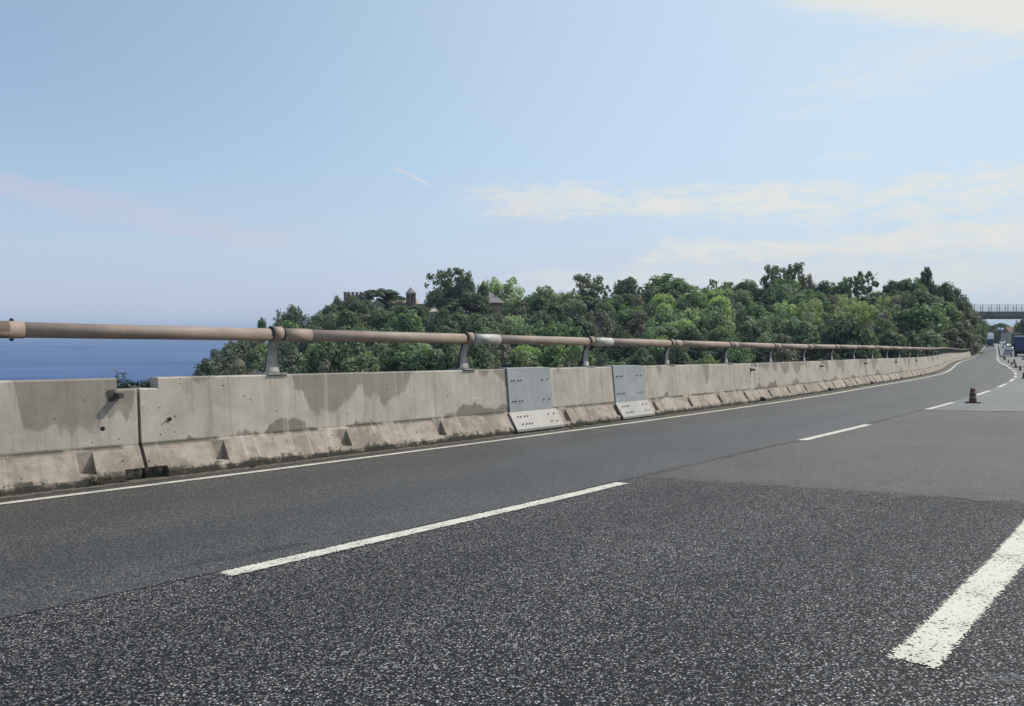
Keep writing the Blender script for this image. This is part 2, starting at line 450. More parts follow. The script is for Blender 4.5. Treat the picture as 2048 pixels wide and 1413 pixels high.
# tar seam at the end of the patch, and the deck joint further on
M_TAR = simple('tar', (.028, .027, .027), .6, 0, .3, 8)
mb = MB()
tt = list(np.arange(-8, 2.4, .08))
for t in tt:
    s = 16.78 + .07 * mnoise.noise((t * 1.1, 5, 2)); w = max(0.004, .05 + .07 * mnoise.noise((t * 1.9, 9, 1)))
    mb.v.append(tuple(W(RP(s - w, t, .0095)))); mb.v.append(tuple(W(RP(s + w, t, .0095))))
for i in range(len(tt) - 1):
    mb.f.append((2 * i, 2 * i + 1, 2 * i + 3, 2 * i + 2)); mb.m.append(0); mb.sm.append(False)
o = mb.build('tar_seam', M_TAR); tag(o, kind='structure')
mb = MB()
for k in range(2):
    s = 236.3 + k * .55
    pts = [(s, 7.4), (s + .4, 7.4), (s + .4, -10), (s, -10)]
    mb.add([W(RP(a, b, .012)) for a, b in pts], [(0, 1, 2, 3)])
o = mb.build('deck_joint', M_TAR); tag(o, kind='structure')
# short tar smear in the left lane and a worn grey scrape near the viewpoint
def smear(name, pts, h, mat):
    mb = MB(); n = len(pts)
    mb.add([W(RP(s, t, h)) for s, t in pts], [tuple(range(n))])
    o = mb.build(name, mat, fix=False)
    if o.data.polygons[0].normal.z < 0: o.data.flip_normals()
    return tag(o, kind='structure')
M_SMEAR = asphalt('tar_smear', .09, 165, .5, .002, .6, (.9, .93, 1.12), False)
M_SCRAPE = asphalt('grey_scrape', .20, 128, .35, .002, .6, (.97, 1, 1.02), False, .4, .4)
smear('tar_smear', [(1.62, 3.80), (1.85, 3.72), (2.2, 3.69), (2.36, 3.72), (2.3, 3.77), (2.0, 3.80), (1.8, 3.85)], .0045, M_SMEAR)
smear('grey_scrape', [(2.52, .50), (2.47, .47), (2.55, .38), (2.44, .30), (2.50, .12), (2.60, .15), (2.58, .32), (2.62, .42)], .0015, M_SCRAPE)

# ---------------------------------------------------------------- painted lines
def marking(s0, s1, tc, w, h, jag=.002, seed=0, fade_end=True):
    L = s1 - s0; n = max(2, int(L / .12)) if L < 40 else int(L / 2)
    mb = MB(); uvs = []; r = random.Random(seed)
    for i in range(n + 1):
        s = s0 + L * i / n; j = jag if s < 40 else 0
        for k, q in enumerate((-.5, 0, .5)):
            mb.v.append(tuple(W(RP(s, tc + q * w + r.uniform(-j, j), h)))); uvs.append((k / 2, min(s - s0, s1 - s) if fade_end else 5))
    for i in range(n):
        for k in range(2):
            mb.f.append((i * 3 + k, i * 3 + k + 1, i * 3 + k + 4, i * 3 + k + 3)); mb.m.append(0); mb.sm.append(True)
    me = mb.mesh('lane_marking', M_PAINT, fix=False)
    uv = me.uv_layers.new(name='UVMap')
    li = np.zeros(len(me.loops), dtype=np.int32); me.loops.foreach_get('vertex_index', li)
    uv.data.foreach_set('uv', np.array(uvs, dtype=np.float32)[li].ravel())
    if me.polygons[0].normal.z < 0: me.flip_normals()
    o = bpy.data.objects.new('lane_marking', me); COL.objects.link(o)
    return tag(o, kind='structure')
marking(-22, 60, TE, .13, .007, .002, 1, False)
marking(60, 470, TE, .13, .012, 0, 2, False)
DASH = [(1.68, 5.17), (9.25, 12.25), (16.95, 20.46), (25.28, 29.07), (32.87, 36.98), (40.1, 44.3), (47.2, 50.2), (53.0, 56.4), (58.6, 61.6)]
for i, (a, b) in enumerate(DASH):
    marking(a, b, TD1 - .03, .135, .0045 if i == 0 else .009, .0015, 10 + i)
marking(64, 470, TD1 - .03, .14, .014, 0, 40, False)
marking(2.5, 5.42, TD2 - .02, .155, .003, .0015, 50)
marking(9.3, 12.3, TD2 - .02, .14, .012, .006, 51)
marking(17, 20.5, TD2 - .02, .14, .012, .006, 52)
marking(25.3, 29, TD2 - .02, .14, .012, .006, 53)
marking(-20, 400, -3.0, .14, .012, .004, 54, False)

# ---------------------------------------------------------------- viaduct edge, ground by the barrier
M_DIRT = simple('gutter_dirt', (.13, .11, .085), .95, 0, .35, 14, .8)
M_CURB = simple('deck_concrete', (.26, .235, .20), .9, 0, .2, 4, .4)
strip('deck_edge', list(np.arange(-26, 180, 2.0)), [7.34, 7.6, 8.15], .006, M_DIRT)
mb = MB(); ss = list(np.arange(-26, 182, 4.0))
for s in ss:
    for t, h in ((8.15, .0), (8.15, -.85), (7.2, -1.25), (2.0, -1.4), (2.0, -2.2), (-6, -2.2), (-10.2, -1.2), (-10.2, -.02)):
        mb.v.append(tuple(W(RP(s, t, h))))
for i in range(len(ss) - 1):
    for k in range(7):
        mb.f.append((i * 8 + k, i * 8 + k + 1, i * 8 + k + 9, i * 8 + k + 8)); mb.m.append(0); mb.sm.append(False)
tag(mb.build('viaduct_deck', M_CURB), kind='structure')
mb = MB()
for s in (14, 54, 94, 134, 172):
    p = RP(s, 0, 0)
    mb.box((0, 0, 0), (.1, .1, .1))
    vs = [RP(s - 1, 6, -1.3), RP(s + 1, 6, -1.3), RP(s + 1, -6, -1.3), RP(s - 1, -6, -1.3)]
    lo = [v + Vector((0, 0, -32)) for v in vs]
    mb.add([W(v) for v in vs + lo], [(0, 1, 2, 3), (4, 5, 1, 0), (5, 6, 2, 1), (6, 7, 3, 2), (7, 4, 0, 3)])
tag(mb.build('viaduct_piers', M_CURB), kind='structure')

# ---------------------------------------------------------------- safety barrier panels
JOINTS = [-9.8, -3.4, 2.97, 9.30, 12.45, 19.12, 25.48, 31.75]
while JOINTS[-1] < 166: JOINTS.append(JOINTS[-1] + 6.45)
BACK = .43
P_LOW = [(0, .0), (0, .065), (.165, .31), (.185, .318)]
def panel_mesh(L, g=.019):
    mb = MB()
    cuts = [(0, .20, 'r')]
    npk = max(1, int(round(L / 1.6)))
    pk = [.78 + 1.58 * i for i in range(npk) if .78 + 1.58 * i < L - .45]
    x = .20
    for q in pk:
        cuts.append((x, q - .07, 'n')); cuts.append((q - .07, q + .07, 'p')); x = q + .07
    cuts.append((x, L - .20, 'n')); cuts.append((L - .20, L, 'r'))
    for a, b, k in cuts:
        a = max(a, g); b = min(b, L - g)
        top = .872 if k == 'r' else .978
        tq = .185 + (.25 - .185) * (top - .318) / (.978 - .318)
        if k == 'p': low = [(0, 0), (0, .065), (.022, .098), (.15, .105), (.155, .30), (.185, .318)]
        elif k == 'r': low = [(.10, .0), (.09, .10), (.033, .115), (.165, .31), (.185, .318)]
        else: low = P_LOW
        poly = low + [(tq - .004, top - .012), (tq + .008, top), (BACK - .01, top), (BACK, top - .012), (BACK, -.25), (low[0][0], -.25)]
        mb.prism(poly, a, b)
    return mb.mesh('barrier_wall', M_CONC), pk
hole_mb = MB(); hole_mb.tube([(0, .12, 0), (0, -.004, -.002)], .021, 14)
HOLE = hole_mb.mesh('drain_hole', M_HOLE)
rim_mb = MB(); rim_mb.lathe([(.021, 0), (.024, .006), (.030, .006), (.034, 0)], 16)
ORD = ['first', 'second', 'third', 'fourth', 'fifth', 'sixth', 'seventh', 'eighth', 'ninth', 'tenth', 'eleventh', 'twelfth']
PLAB = {1: 'leftmost concrete barrier panel, cut by the photo edge, damp stain along its top',
        2: 'long concrete barrier panel between the open joint and the first steel cover',
        3: 'short concrete barrier panel between the two bolted steel covers',
        4: 'concrete barrier panel just beyond the second steel cover, damp stain under each post',
        5: 'concrete barrier panel with a dark stain along its ledge, second beyond the steel covers',
        6: 'third concrete barrier panel beyond the two steel covers',
        7: 'fourth concrete barrier panel beyond the two steel covers',
        8: 'fifth concrete barrier panel beyond the two steel covers',
        9: 'sixth concrete barrier panel beyond the two steel covers'}
cache = {}
CPLAB = {}
coupler = MB(); coupler.box((0, 0, 0), (.30, .16, .095)); COUP = coupler.mesh('joint_box', M_GALV)
brk = MB(); brk.box((0, 0, 0), (.05, .10, .05)); brk.box((-.055, .045, .0), (.06, .012, .11)); brk.box((0, -.052, 0), (.034, .006, .034))
BRK = brk.mesh('bracket', M_WEB)
for i in range(len(JOINTS) - 1):
    s0, s1 = JOINTS[i], JOINTS[i + 1]
    fr = frame2(RP(s0, TB), RP(s1, TB))
    L = (RP(s1, TB) - RP(s0, TB)).length
    key = round(L, 1)
    if key not in cache: cache[key] = panel_mesh(L)
    me, pk = cache[key]
    lab = PLAB.get(i) or ('concrete barrier panel far along the viaduct, before the bridge' if i else 'concrete barrier panel behind the left edge of the photo')
    grp = 'concrete barrier panels along the viaduct edge'
    if i > 9 : lab = 'weathered concrete barrier panel on the far stretch of the viaduct curving to the bridge'
    r = empty('barrier_panel', fr, lab, 'barrier panel', grp)
    add_part('barrier_wall', me, r)
    # drain hole near each end, on the steep face
    for hx, hz in ((.30, .555), (L - .34, .505)):
        if i in (2, 3) and hx > 1: continue
        if i in (3, 4) and hx < 1: continue
        tq = .185 + (.25 - .185) * (hz - .318) / (.978 - .318)
        if i < 12: add_part('drain_hole', HOLE, r, (hx, tq, hz))
    if i in (1, 4, 5, 6, 7, 8):
        tq = .185 + (.25 - .185) * (.81 - .318) / (.978 - .318)
        add_part('bracket', BRK, r, (L - .20, tq - .05, .815))
    if i >= 4 and i < 14:
        c = add_part('joint_box', COUP, r, (L, .34, .872 + .05))

# ---------------------------------------------------------------- steel cover plates over the two expansion joints
def cover(s0, s1, label):
    fr = frame2(RP(s0, TB), RP(s1, TB)); L = (RP(s1, TB) - RP(s0, TB)).length
    r = empty('steel_cover', fr, label, 'steel cover', 'bolted steel covers on the barrier')
    th = .012; g = .014
    up = [(.185 - g, .322), (.25 - g, .978 + g), (.44, .978 + g + .004), (.44, .978 + g - th), (.25 - g + th, .978 + g - th), (.185 - g + th, .322)]
    m = MB(); m.prism(up, .06, L - .04); m.build('upper_plate', M_PLATE, r, bevel=.003)
    lo = [(-g - .01, .03), (-g - .01, .068), (.165 - g - .006, .322), (.185 - g - .003, .3215), (.176 - g + .004, .31), (-g + th - .01, .06), (-g + th - .01, .03)]
    m = MB(); m.prism(lo, 0, L); m.build('lower_plate', M_PLATE2, r, bevel=.003)
    bolt = MB(); bolt.tube([(0, .006, 0), (0, -.010, 0)], .0105, 6, smooth=False); bolt.tube([(0, -.010, 0), (0, -.024, 0)], .0055, 8, smooth=False)
    bm_ = bolt.mesh('bolt', M_DARK)
    def on(z):
        if z > .32: q = (z - .318) / .66; return .185 - g + .065 * q
        q = (z - .068) / .254; return -g - .01 + (.165 + .004) * q
    for z, xs in ((.80, (.14, .20, .30, .36, L - .28, L - .14)), (.48, (.14, .21, .30, .37, L - .28, L - .14)), (.245, (.15, .22, .31, .38, L - .28, L - .14)), (.135, (.18, .27, .34, .41, L - .28, L - .14))):
        for x in xs:
            b = add_part('bolt', bm_, r, (x, on(z) - .001, z))
            if z < .32: b.rotation_euler = (-.58, 0, 0)
cover(8.65, 9.90, 'wider bolted steel cover on the barrier, nearer one, blue grey above pale kick plate')
cover(11.80, 13.03, 'bolted steel cover on the barrier below the third rail post, farther of the two')

# ---------------------------------------------------------------- tubular rail on curved posts
HP, TP, RPIPE = 1.445, TB + .30, .071
S_POST = [4.619 + 3.235 * k for k in range(-2, 49)]
S_POST[2:8] = [4.60, 7.88, 11.17, 14.38, 17.62, 20.88]
S_POST = [s for s in S_POST if s < 163]
def post_meshes():
    # side view: y outward, z up, from the top of the wall to the tube
    path = []
    for i in range(15):
        q = i / 14
        z = .992 + (1.385 - .992) * q
        y = .305 + .075 * (1 - q) ** 1.5 + .075 * math.sin(q * PI) * (q ** .5)
        w = .040 + .054 * (1 - q) ** 2.4 + .016 * q
        path.append((y, z, w))
    m = MB()
    for k, (y, z, w) in enumerate(path):
        m.v += [(-w, y, z), (w, y, z), (w, y + .014, z), (-w, y + .014, z)]
    for k in range(len(path) - 1):
        for a in range(4):
            b = (a + 1) % 4
            m.f.append((4 * k + a, 4 * k + b, 4 * k + 4 + b, 4 * k + 4 + a)); m.m.append(0); m.sm.append(a in (0, 2))
    m.f += [(0, 3, 2, 1), tuple(4 * (len(path) - 1) + j for j in range(4))]; m.m += [0, 0]; m.sm += [False] * 2
    flange = m.mesh('flange', M_GALV)
    m = MB(); poly = [(y + .014, z) for y, z, w in path] + [(.40, 1.385), (.44, 1.25), (.50, 1.10), (.585, .992)]
    m.prism(poly, -.011, .011)
    m.prism([(y + .05, z) for y, z, w in path[3:]] + [(.40, 1.385), (.44, 1.25), (.49, 1.08)], -.03, -.011)
    web = m.mesh('web_plate', M_WEB)
    m = MB(); m.box((0, .42, .985), (.25, .34, .014))
    for bx in (-.09, .09):
        for by in (.29, .40): m.tube([(bx, by, .99), (bx, by, 1.008)], .012, 6, smooth=False)
    base = m.mesh('base_plate', M_GALV)
    m = MB(); m.tube([(-.062, .30, HP), (.062, .30, HP)], RPIPE + .010, 24); clamp = m.mesh('clamp', M_RUST)
    m = MB()
    m.tube([(-.006, .30, HP), (.006, .30, HP)], RPIPE + .0135, 24); ring = m.mesh('clamp_ring', M_DARK)
    return flange, web, base, clamp, ring
PM = post_meshes()
def seg_label(k):
    return ORD[k] if k < len(ORD) else None
for n, s in enumerate(S_POST):
    k = n - 2
    fr = RF(s, TB)
    if k < 0: lab = 'curved steel post of the tube rail, behind the left edge of the photo'
    elif k < 12: lab = '%s curved grey steel post holding the brown tube rail, counting from the left' % ORD[k]
    else: lab = 'curved steel post holding the tube rail on the far stretch of the barrier'
    r = empty('rail_post', fr, lab, 'rail post', 'curved posts carrying the tube rail')
    add_part('flange', PM[0], r); add_part('web_plate', PM[1], r); add_part('base_plate', PM[2], r); add_part('clamp', PM[3], r)
    add_part('clamp_ring', PM[4], r, (-.070, 0, 0)); add_part('clamp_ring', PM[4], r, (.070, 0, 0))
for n in range(len(S_POST) - 1):
    k = n - 2
    a, b = RP(S_POST[n], TP, HP), RP(S_POST[n + 1], TP, HP)
    fr = frame2(a, b); L = (b - a).length
    if k == -1: lab = 'brown rail tube left of the first post, with a bolted sleeve at the photo edge'
    elif k < -1: lab = 'brown rail tube behind the left edge of the photo'
    elif k == 0: lab = 'brown rail tube from first to second post, with a brown joint sleeve'
    elif k == 1: lab = 'brown rail tube from second to third post, with a long pale new sleeve'
    elif k == 2: lab = 'brown rail tube from third to fourth post, with a whitish painted sleeve'
    elif k < 11: lab = 'brown rail tube from %s to %s post with a weathered brown sleeve' % (ORD[k], ORD[k + 1])
    else: lab = 'brown rail tube on the far stretch of the barrier'
    r = empty('rail_tube', fr, lab, 'rail tube', 'brown tubes of the barrier rail')
    m = MB(); m.tube([(.0, 0, 0), (L, 0, 0)], RPIPE, 24 if k < 14 else 12); m.build('tube', M_RUST, r)
    ls = {0: .36, 1: .58, 2: .62}.get(k, .34)
    m = MB(); m.tube([(.078, 0, 0), (.079 + ls, 0, 0)], RPIPE + .0065, 24); m.build('sleeve', M_ZINC if k in (1, 2) else M_RUST2, r)
    if k == -1:
        m = MB(); m.tube([(L - 3.3, 0, 0), (1.92 - S_POST[n], 0, 0)], RPIPE + .0065, 24); o = m.build('joint_sleeve', M_RUST2, r)
        for z in (1, -1):
            m = MB(); q = 1.83 - S_POST[n]
            m.tube([(q, 0, z * .079), (q, 0, z * .092)], .020, 6, smooth=False); m.tube([(q, 0, z * .092), (q, 0, z * .102)], .011, 8, smooth=False)
            m.build('bolt', M_DARK, r)
# ---------------------------------------------------------------- foliage
def leaves_mesh(name, blobs, nleaf, lsize, mat, seed, squash=1.0, upright=0.0, aspect=.6, inner=.25):
    """blobs: list of (x, y, z, r, tone). leaf-sized diamonds spread through the blobs, denser near their surface"""
    rs = np.random.RandomState(seed)
    B = np.array(blobs); w = B[:, 3] ** 2; w /= w.sum()
    idx = rs.choice(len(B), nleaf, p=w)
    d = rs.normal(size=(nleaf, 3)); d /= np.linalg.norm(d, axis=1)[:, None]
    rad = np.where(rs.rand(nleaf) < inner, rs.rand(nleaf) ** .5 * .85, .8 + .28 * rs.rand(nleaf))
    C = B[idx, :3] + d * (B[idx, 3] * rad)[:, None] * np.array([1, 1, squash])
    nrm = d * 1.0 + np.array([0, 0, .25]) + rs.normal(size=(nleaf, 3)) * .42
    nrm /= np.linalg.norm(nrm, axis=1)[:, None]
    a = rs.normal(size=(nleaf, 3)); a[:, 2] += upright * 4
    u = a - (a * nrm).sum(1)[:, None] * nrm; u /= np.linalg.norm(u, axis=1)[:, None]
    v = np.cross(nrm, u)
    sz = lsize * (.55 + .9 * rs.rand(nleaf))[:, None]
    V = np.stack([C - u * sz, C + v * sz * aspect, C + u * sz, C - v * sz * aspect], 1).reshape(-1, 3)
    me = bpy.data.meshes.new(name)
    me.vertices.add(nleaf * 4); me.vertices.foreach_set('co', V.ravel())
    me.loops.add(nleaf * 4); me.loops.foreach_set('vertex_index', np.arange(nleaf * 4, dtype=np.int32))
    me.polygons.add(nleaf); me.polygons.foreach_set('loop_start', np.arange(nleaf, dtype=np.int32) * 4)
    me.materials.append(mat)
    at = me.attributes.new('tone', 'FLOAT', 'POINT')
    tone = np.clip(B[idx, 4] + rs.normal(size=nleaf) * .11, 0, 1)
    at.data.foreach_set('value', np.repeat(tone, 4).astype(np.float32))
    me.update(calc_edges=True)
    return me

def blobs_round(seed, n=46, cz=.56, rz=.40, r=.36, br=(.10, .19), low=-.45):
    q = random.Random(seed); out = []
    while len(out) < n:
        x, y, z = q.gauss(0, 1), q.gauss(0, 1), q.gauss(0, 1); l = math.sqrt(x * x + y * y + z * z)
        x, y, z = x / l, y / l, z / l
        if z < low: continue
        k = q.uniform(.66, 1.2)
        out.append((x * r * k, y * r * k, cz + z * rz * k, q.uniform(br[0] * .6, br[1]) * (1.15 - .35 * (k - .66) / .54), q.uniform(.12, .95)))
    for i in range(n // 4): out.append((q.uniform(-.2, .2), q.uniform(-.2, .2), cz + q.uniform(-.2, .15), .2, .25))
    return out
def blobs_dome(seed, n=42):
    q = random.Random(seed); out = []
    while len(out) < n:
        a = q.uniform(0, 2 * PI); e = q.uniform(0, PI / 2)
        k = q.uniform(.68, 1.16); rr = .40 * math.cos(e) * k
        out.append((rr * math.cos(a), rr * math.sin(a), .12 + .74 * math.sin(e) * k, q.uniform(.06, .17), q.uniform(.12, .95)))
    for i in range(8): out.append((q.uniform(-.2, .2), q.uniform(-.2, .2), q.uniform(.15, .5), .22, .25))
    return out
def blobs_multi(seed, k=4, n=11, gap=.3):
    q = random.Random(seed); out = []
    for i in range(k):
        a = 2 * PI * i / k + q.uniform(-.4, .4); rr = q.uniform(.15, .30)
        cx, cy, cz = rr * math.cos(a), rr * math.sin(a), q.uniform(.5, .84)
        for j in range(n):
            x, y, z = q.gauss(0, .11), q.gauss(0, .11), q.gauss(0, .12)
            out.append((cx + x, cy + y, min(.93, cz + z), q.uniform(.05, .10), q.uniform(.2, .9)))
    for j in range(n * 2):
        a = q.uniform(0, 2 * PI); out.append((q.uniform(.05, .3) * math.cos(a), q.uniform(.05, .3) * math.sin(a), q.uniform(.12, .5), q.uniform(.08, .15), q.uniform(.1, .6)))
    return out
def blobs_cone(seed, n=60, top=.1):
    q = random.Random(seed); out = []
    for i in range(n):
        z = (i + .5) / n; w = .34 * (1 - z) ** .8 + top
        a = q.uniform(0, 2 * PI); k = q.uniform(.3, .8)
        out.append((w * k * math.cos(a), w * k * math.sin(a), .04 + z * .9, max(.05, w * q.uniform(.35, .5)), q.uniform(.1, .8)))
    return out
def blobs_flat(seed, n=46, under=.62):
    q = random.Random(seed); out = []
    for i in range(n):
        a = q.uniform(0, 2 * PI); r_ = math.sqrt(q.random()) * .42
        out.append((r_ * math.cos(a), r_ * math.sin(a), under + (.88 - under) * (1 - (r_ / .45) ** 2 * .7) * q.uniform(.75, 1), q.uniform(.06, .10), q.uniform(.15, .8)))
    return out
def blobs_sparse(seed, n=26):
    q = random.Random(seed); out = []
    for i in range(n):
        a = q.uniform(0, 2 * PI); z = q.uniform(.35, .97); r_ = .42 * math.sqrt(q.random()) * (1.15 - .5 * abs(z - .6) / .4)
        out.append((r_ * math.cos(a), r_ * math.sin(a), z, q.uniform(.04, .085), q.uniform(.2, .9)))
    return out

def trunk_mesh(name, seed, h=.62, r=.035, nb=6, mat=None, spread=.3):
    q = random.Random(seed); m = MB()
    pts = [(0, 0, -.15)]
    for i in range(1, 6): pts.append((q.uniform(-.02, .02) * i, q.uniform(-.02, .02) * i, h * i / 5))
    m.tube(pts, [r * (1.15 - .75 * i / 5) for i in range(6)], 7)
    for b in range(nb):
        a = 2 * PI * b / nb + q.uniform(-.4, .4); z0 = h * q.uniform(.45, .95); p0 = Vector((0, 0, z0))
        p2 = Vector((math.cos(a) * spread * q.uniform(.7, 1.1), math.sin(a) * spread * q.uniform(.7, 1.1), z0 + q.uniform(.1, .3)))
        p1 = (p0 + p2) / 2 + Vector((0, 0, -.03))
        m.tube([p0, p1, p2], [r * .45, r * .3, r * .12], 5)
    return m.mesh(name, mat or M_BARK)

KIND = {}
def kind(key, crowns, trunks): KIND[key] = (crowns, trunks)
LS = .042
kind('dark', [leaves_mesh('crown', blobs_round(s), 3400, LS, M_F_DARK, s) for s in (1, 2, 3)], [trunk_mesh('trunk', 1), trunk_mesh('trunk', 2)])
kind('mid', [leaves_mesh('crown', blobs_round(s, 50, .55, .41, .37, (.08, .17)), 3200, LS, M_F_MID, s) for s in (4, 5, 6)], [trunk_mesh('trunk', 3), trunk_mesh('trunk', 4)])
kind('light', [leaves_mesh('crown', blobs_round(s, 48, .57, .40, .36, (.07, .15)), 2500, LS, M_F_LITE, s) for s in (7, 8)], [trunk_mesh('trunk', 5)])
kind('grey', [leaves_mesh('crown', blobs_dome(s), 2800, .038, M_F_GREY, s) for s in (9, 10, 11)], [trunk_mesh('trunk', 6, .3, .03)])
kind('brown', [leaves_mesh('crown', blobs_dome(s), 2600, .038, M_F_BROWN, s) for s in (12, 13)], [trunk_mesh('trunk', 6, .3, .03)])
kind('bush', [leaves_mesh('crown', blobs_dome(s, 46), 2900, LS, M_F_MID, s) for s in (14, 15)], [trunk_mesh('trunk', 7, .3, .03)])
kind('tall', [leaves_mesh('crown', blobs_multi(s), 3000, .034, M_F_DARK, s) for s in (16, 17)], [trunk_mesh('trunk', 8, .75, .03, 9)])
kind('loose', [leaves_mesh('crown', blobs_multi(s, 5, 9), 2300, .036, M_F_MID, s) for s in (18, 19)], [trunk_mesh('trunk', 9, .75, .03, 9)])
kind('looselight', [leaves_mesh('crown', blobs_multi(s, 5, 10), 2400, .036, M_F_LITE, s) for s in (20, 29)], [trunk_mesh('trunk', 10, .75, .03, 9)])
kind('sparse', [leaves_mesh('crown', blobs_sparse(s), 1000, .04, M_F_MID, s) for s in (21, 22)], [trunk_mesh('trunk', 11, .8, .03, 14, None, .38)])
kind('cypress', [leaves_mesh('crown', blobs_cone(23, 70, .15), 3600, .045, M_F_CYP, 23)], [trunk_mesh('trunk', 12, .8, .04, 2, None, .05)])
kind('cedar', [leaves_mesh('crown', blobs_flat(24, 90, .34), 4600, .03, M_F_CYP, 24, .6)], [trunk_mesh('trunk', 13, .55, .03, 10, None, .36)])
kind('pine', [leaves_mesh('crown', blobs_flat(25, 44, .62), 2600, .034, M_F_DARK, 25, .6)], [trunk_mesh('trunk', 14, .7, .05, 8, M_BARK, .34)])
kind('cane', [leaves_mesh('crown', [(random.Random(s * 50 + i).uniform(-.4, .4), random.Random(s * 70 + i).uniform(-.4, .4), random.Random(s * 90 + i).uniform(.1, .85), .12, random.Random(s + i).uniform(.2, .95)) for i in range(40)], 2600, .06, M_F_CANE, s, 1.3, 1.2, .22) for s in (26, 27)], [trunk_mesh('trunk', 15, .3, .02)])

NAMES = dict(dark='broadleaf_tree', mid='broadleaf_tree', light='broadleaf_tree', grey='shrub', brown='shrub', bush='shrub', tall='tall_tree', loose='broadleaf_tree',
             looselight='broadleaf_tree', sparse='sparse_tree', cypress='cypress_tree', cedar='cedar_tree', pine='umbrella_pine', cane='cane_clump')
CATS = dict(grey='shrub', brown='shrub', bush='shrub', cane='cane clump', cypress='cypress', pine='pine tree', cedar='cedar')
trng = random.Random(77)
def tree(key, base, w, h, label, group=None, parts=True):
    crowns, trunks = KIND[key]
    m = Matrix.Translation(base) @ Matrix.Rotation(trng.uniform(0, 2 * PI), 4, 'Z') @ Matrix.Rotation(trng.uniform(-.09, .09), 4, 'X') @ Matrix.Diagonal((w * trng.uniform(.9, 1.15), w * trng.uniform(.9, 1.15), h, 1))
    r = empty(NAMES[key], m, label, CATS.get(key, 'tree'), group)
    add_part('crown', trng.choice(crowns), r)
    add_part('trunk', trng.choice(trunks), r)
    return r

# ---------------------------------------------------------------- terrain of the wooded headland (heights surveyed along sight lines)
def lerp(tab, x): return float(np.interp(x, [p[0] for p in tab], [p[1] for p in tab]))
RIDGE_Y = [(250, 1050), (320, 850), (372, 790), (395, 772), (450, 722), (520, 698), (600, 676), (660, 648), (740, 622), (870, 620), (1000, 625), (1100, 622), (1300, 616), (1500, 608), (1600, 606), (1700, 612), (1850, 604), (1905, 630), (1940, 668), (1966, 690), (2000, 694)]
RIDGE_D = [(250, 150), (330, 150), (520, 180), (740, 205), (1000, 200), (1300, 190), (1600, 178), (1850, 170), (1950, 190), (2000, 240)]
FOOT_D = [(250, 70), (900, 72), (1300, 80), (1700, 98), (1850, 118), (1900, 140), (1940, 168), (1966, 186), (2000, 230)]
FOOT_Y = [(250, 1200), (330, 960), (400, 830), (1500, 800), (1850, 760), (1940, 716), (2000, 700)]
def ground_L(x, d):
    """ground height (carriageway frame) along column x at depth d"""
    rd, ry, fd, fy = lerp(RIDGE_D, x), lerp(RIDGE_Y, x), lerp(FOOT_D, x), lerp(FOOT_Y, x)
    zf = HCAM - (fy - 706.5) * fd / 1500; zr = HCAM - (ry - 706.5) * rd / 1500
    bump = 1.2 * mnoise.noise((x * .006, d * .03, 0))
    if d < fd:
        q = max(0, d / fd); lo = -26
        return lo + (zf - lo) * q ** 2.2
    if x > 1945: return HCAM - (706 - 706.5) * d / 1500 - .6 if d > fd else -3.0
    if d < rd:
        q = (d - fd) / (rd - fd); y = fy + (ry - fy) * (q ** .8)
        return HCAM - (y - 706.5) * d / 1500 + bump * math.sin(q * PI)
    q = (d - rd) / rd
    return zr - 6 * q - 34 * min(1, q) ** 2
mb = MB(); XC = list(np.arange(-700, 250, 60)) + list(np.arange(250, 1951, 25)) + [1960]; NR = 46
for x in XC:
    rd = lerp(RIDGE_D, x)
    for j in range(NR):
        d = 8 + (j / (NR - 1)) ** 1.25 * rd * 2.2
        z = ground_L(x, d)
        if x < 250: z = min(z, -60)
        mb.v.append(tuple(W(((x - 1024) * d / 1500, d, z))))
for i in range(len(XC) - 1):
    for j in range(NR - 1):
        mb.f.append((i * NR + j, (i + 1) * NR + j, (i + 1) * NR + j + 1, i * NR + j + 1)); mb.m.append(0); mb.sm.append(True)
M_SOIL = simple('hillside_soil', (.035, .042, .022), .95, 0, .4, .25, .4)
o = mb.build('hillside', M_SOIL, fix=False); tag(o, kind='structure')

# verge and land to the right and beyond the viaduct
M_GRASS = simple('dry_grass', (.10, .105, .05), .95, 0, .35, .5, .5)
strip('verge', list(np.arange(168, 700, 8.0)), [7.3, 8.2, 11, 18, 40], -.02, M_GRASS)
strip('land', list(np.arange(-60, 200, 10.0)) + list(np.arange(200, 900, 20.0)), [-400, -120, -40, -14, -10.1], -.35, M_GRASS)

# ---------------------------------------------------------------- sea
SEA_Z = -36.0
m, nt, b = newmat('sea_water')
c = nt.coord('Object')
w1 = nt.noise(nt.mapping(c, (1, .45, 1), (0, 0, 0), (0, 0, .5)), .22, 5, .62); w2 = nt.noise(nt.mapping(c, (.0012, .006, 1)), 1.0, 5, .65)
w3 = nt.noise(nt.mapping(c, (.008, .03, 1)), 1.0, 4, .6)
nt.put(b.inputs['Base Color'], nt.mix(nt.step(nt.add(nt.mul(w2, .6), nt.mul(w3, .4)),   .40, .60), (.014, .050, .175), (.060, .112, .255)))
b.inputs['Roughness'].default_value = .42; b.inputs['Specular IOR Level'].default_value = .22
nt.put(b.inputs['Normal'], nt.bump(w1, .8, 1.2))
M_SEA = m
mb = MB(); R_ = 60000.0
mb.add([(-R_, -4000, SEA_Z), (R_, -4000, SEA_Z), (R_, R_, SEA_Z), (-R_, R_, SEA_Z)], [(0, 1, 2, 3)])
tag(mb.build('sea', M_SEA, fix=False), kind='structure')

# sail boat far out
M_WHITE = simple('white_paint', (.78, .78, .76), .5, 0, .05, 2)
p = PX(174, 680, 5000); dd = (HCAM + 36)
k = (SEA_Z - ML.translation.z)
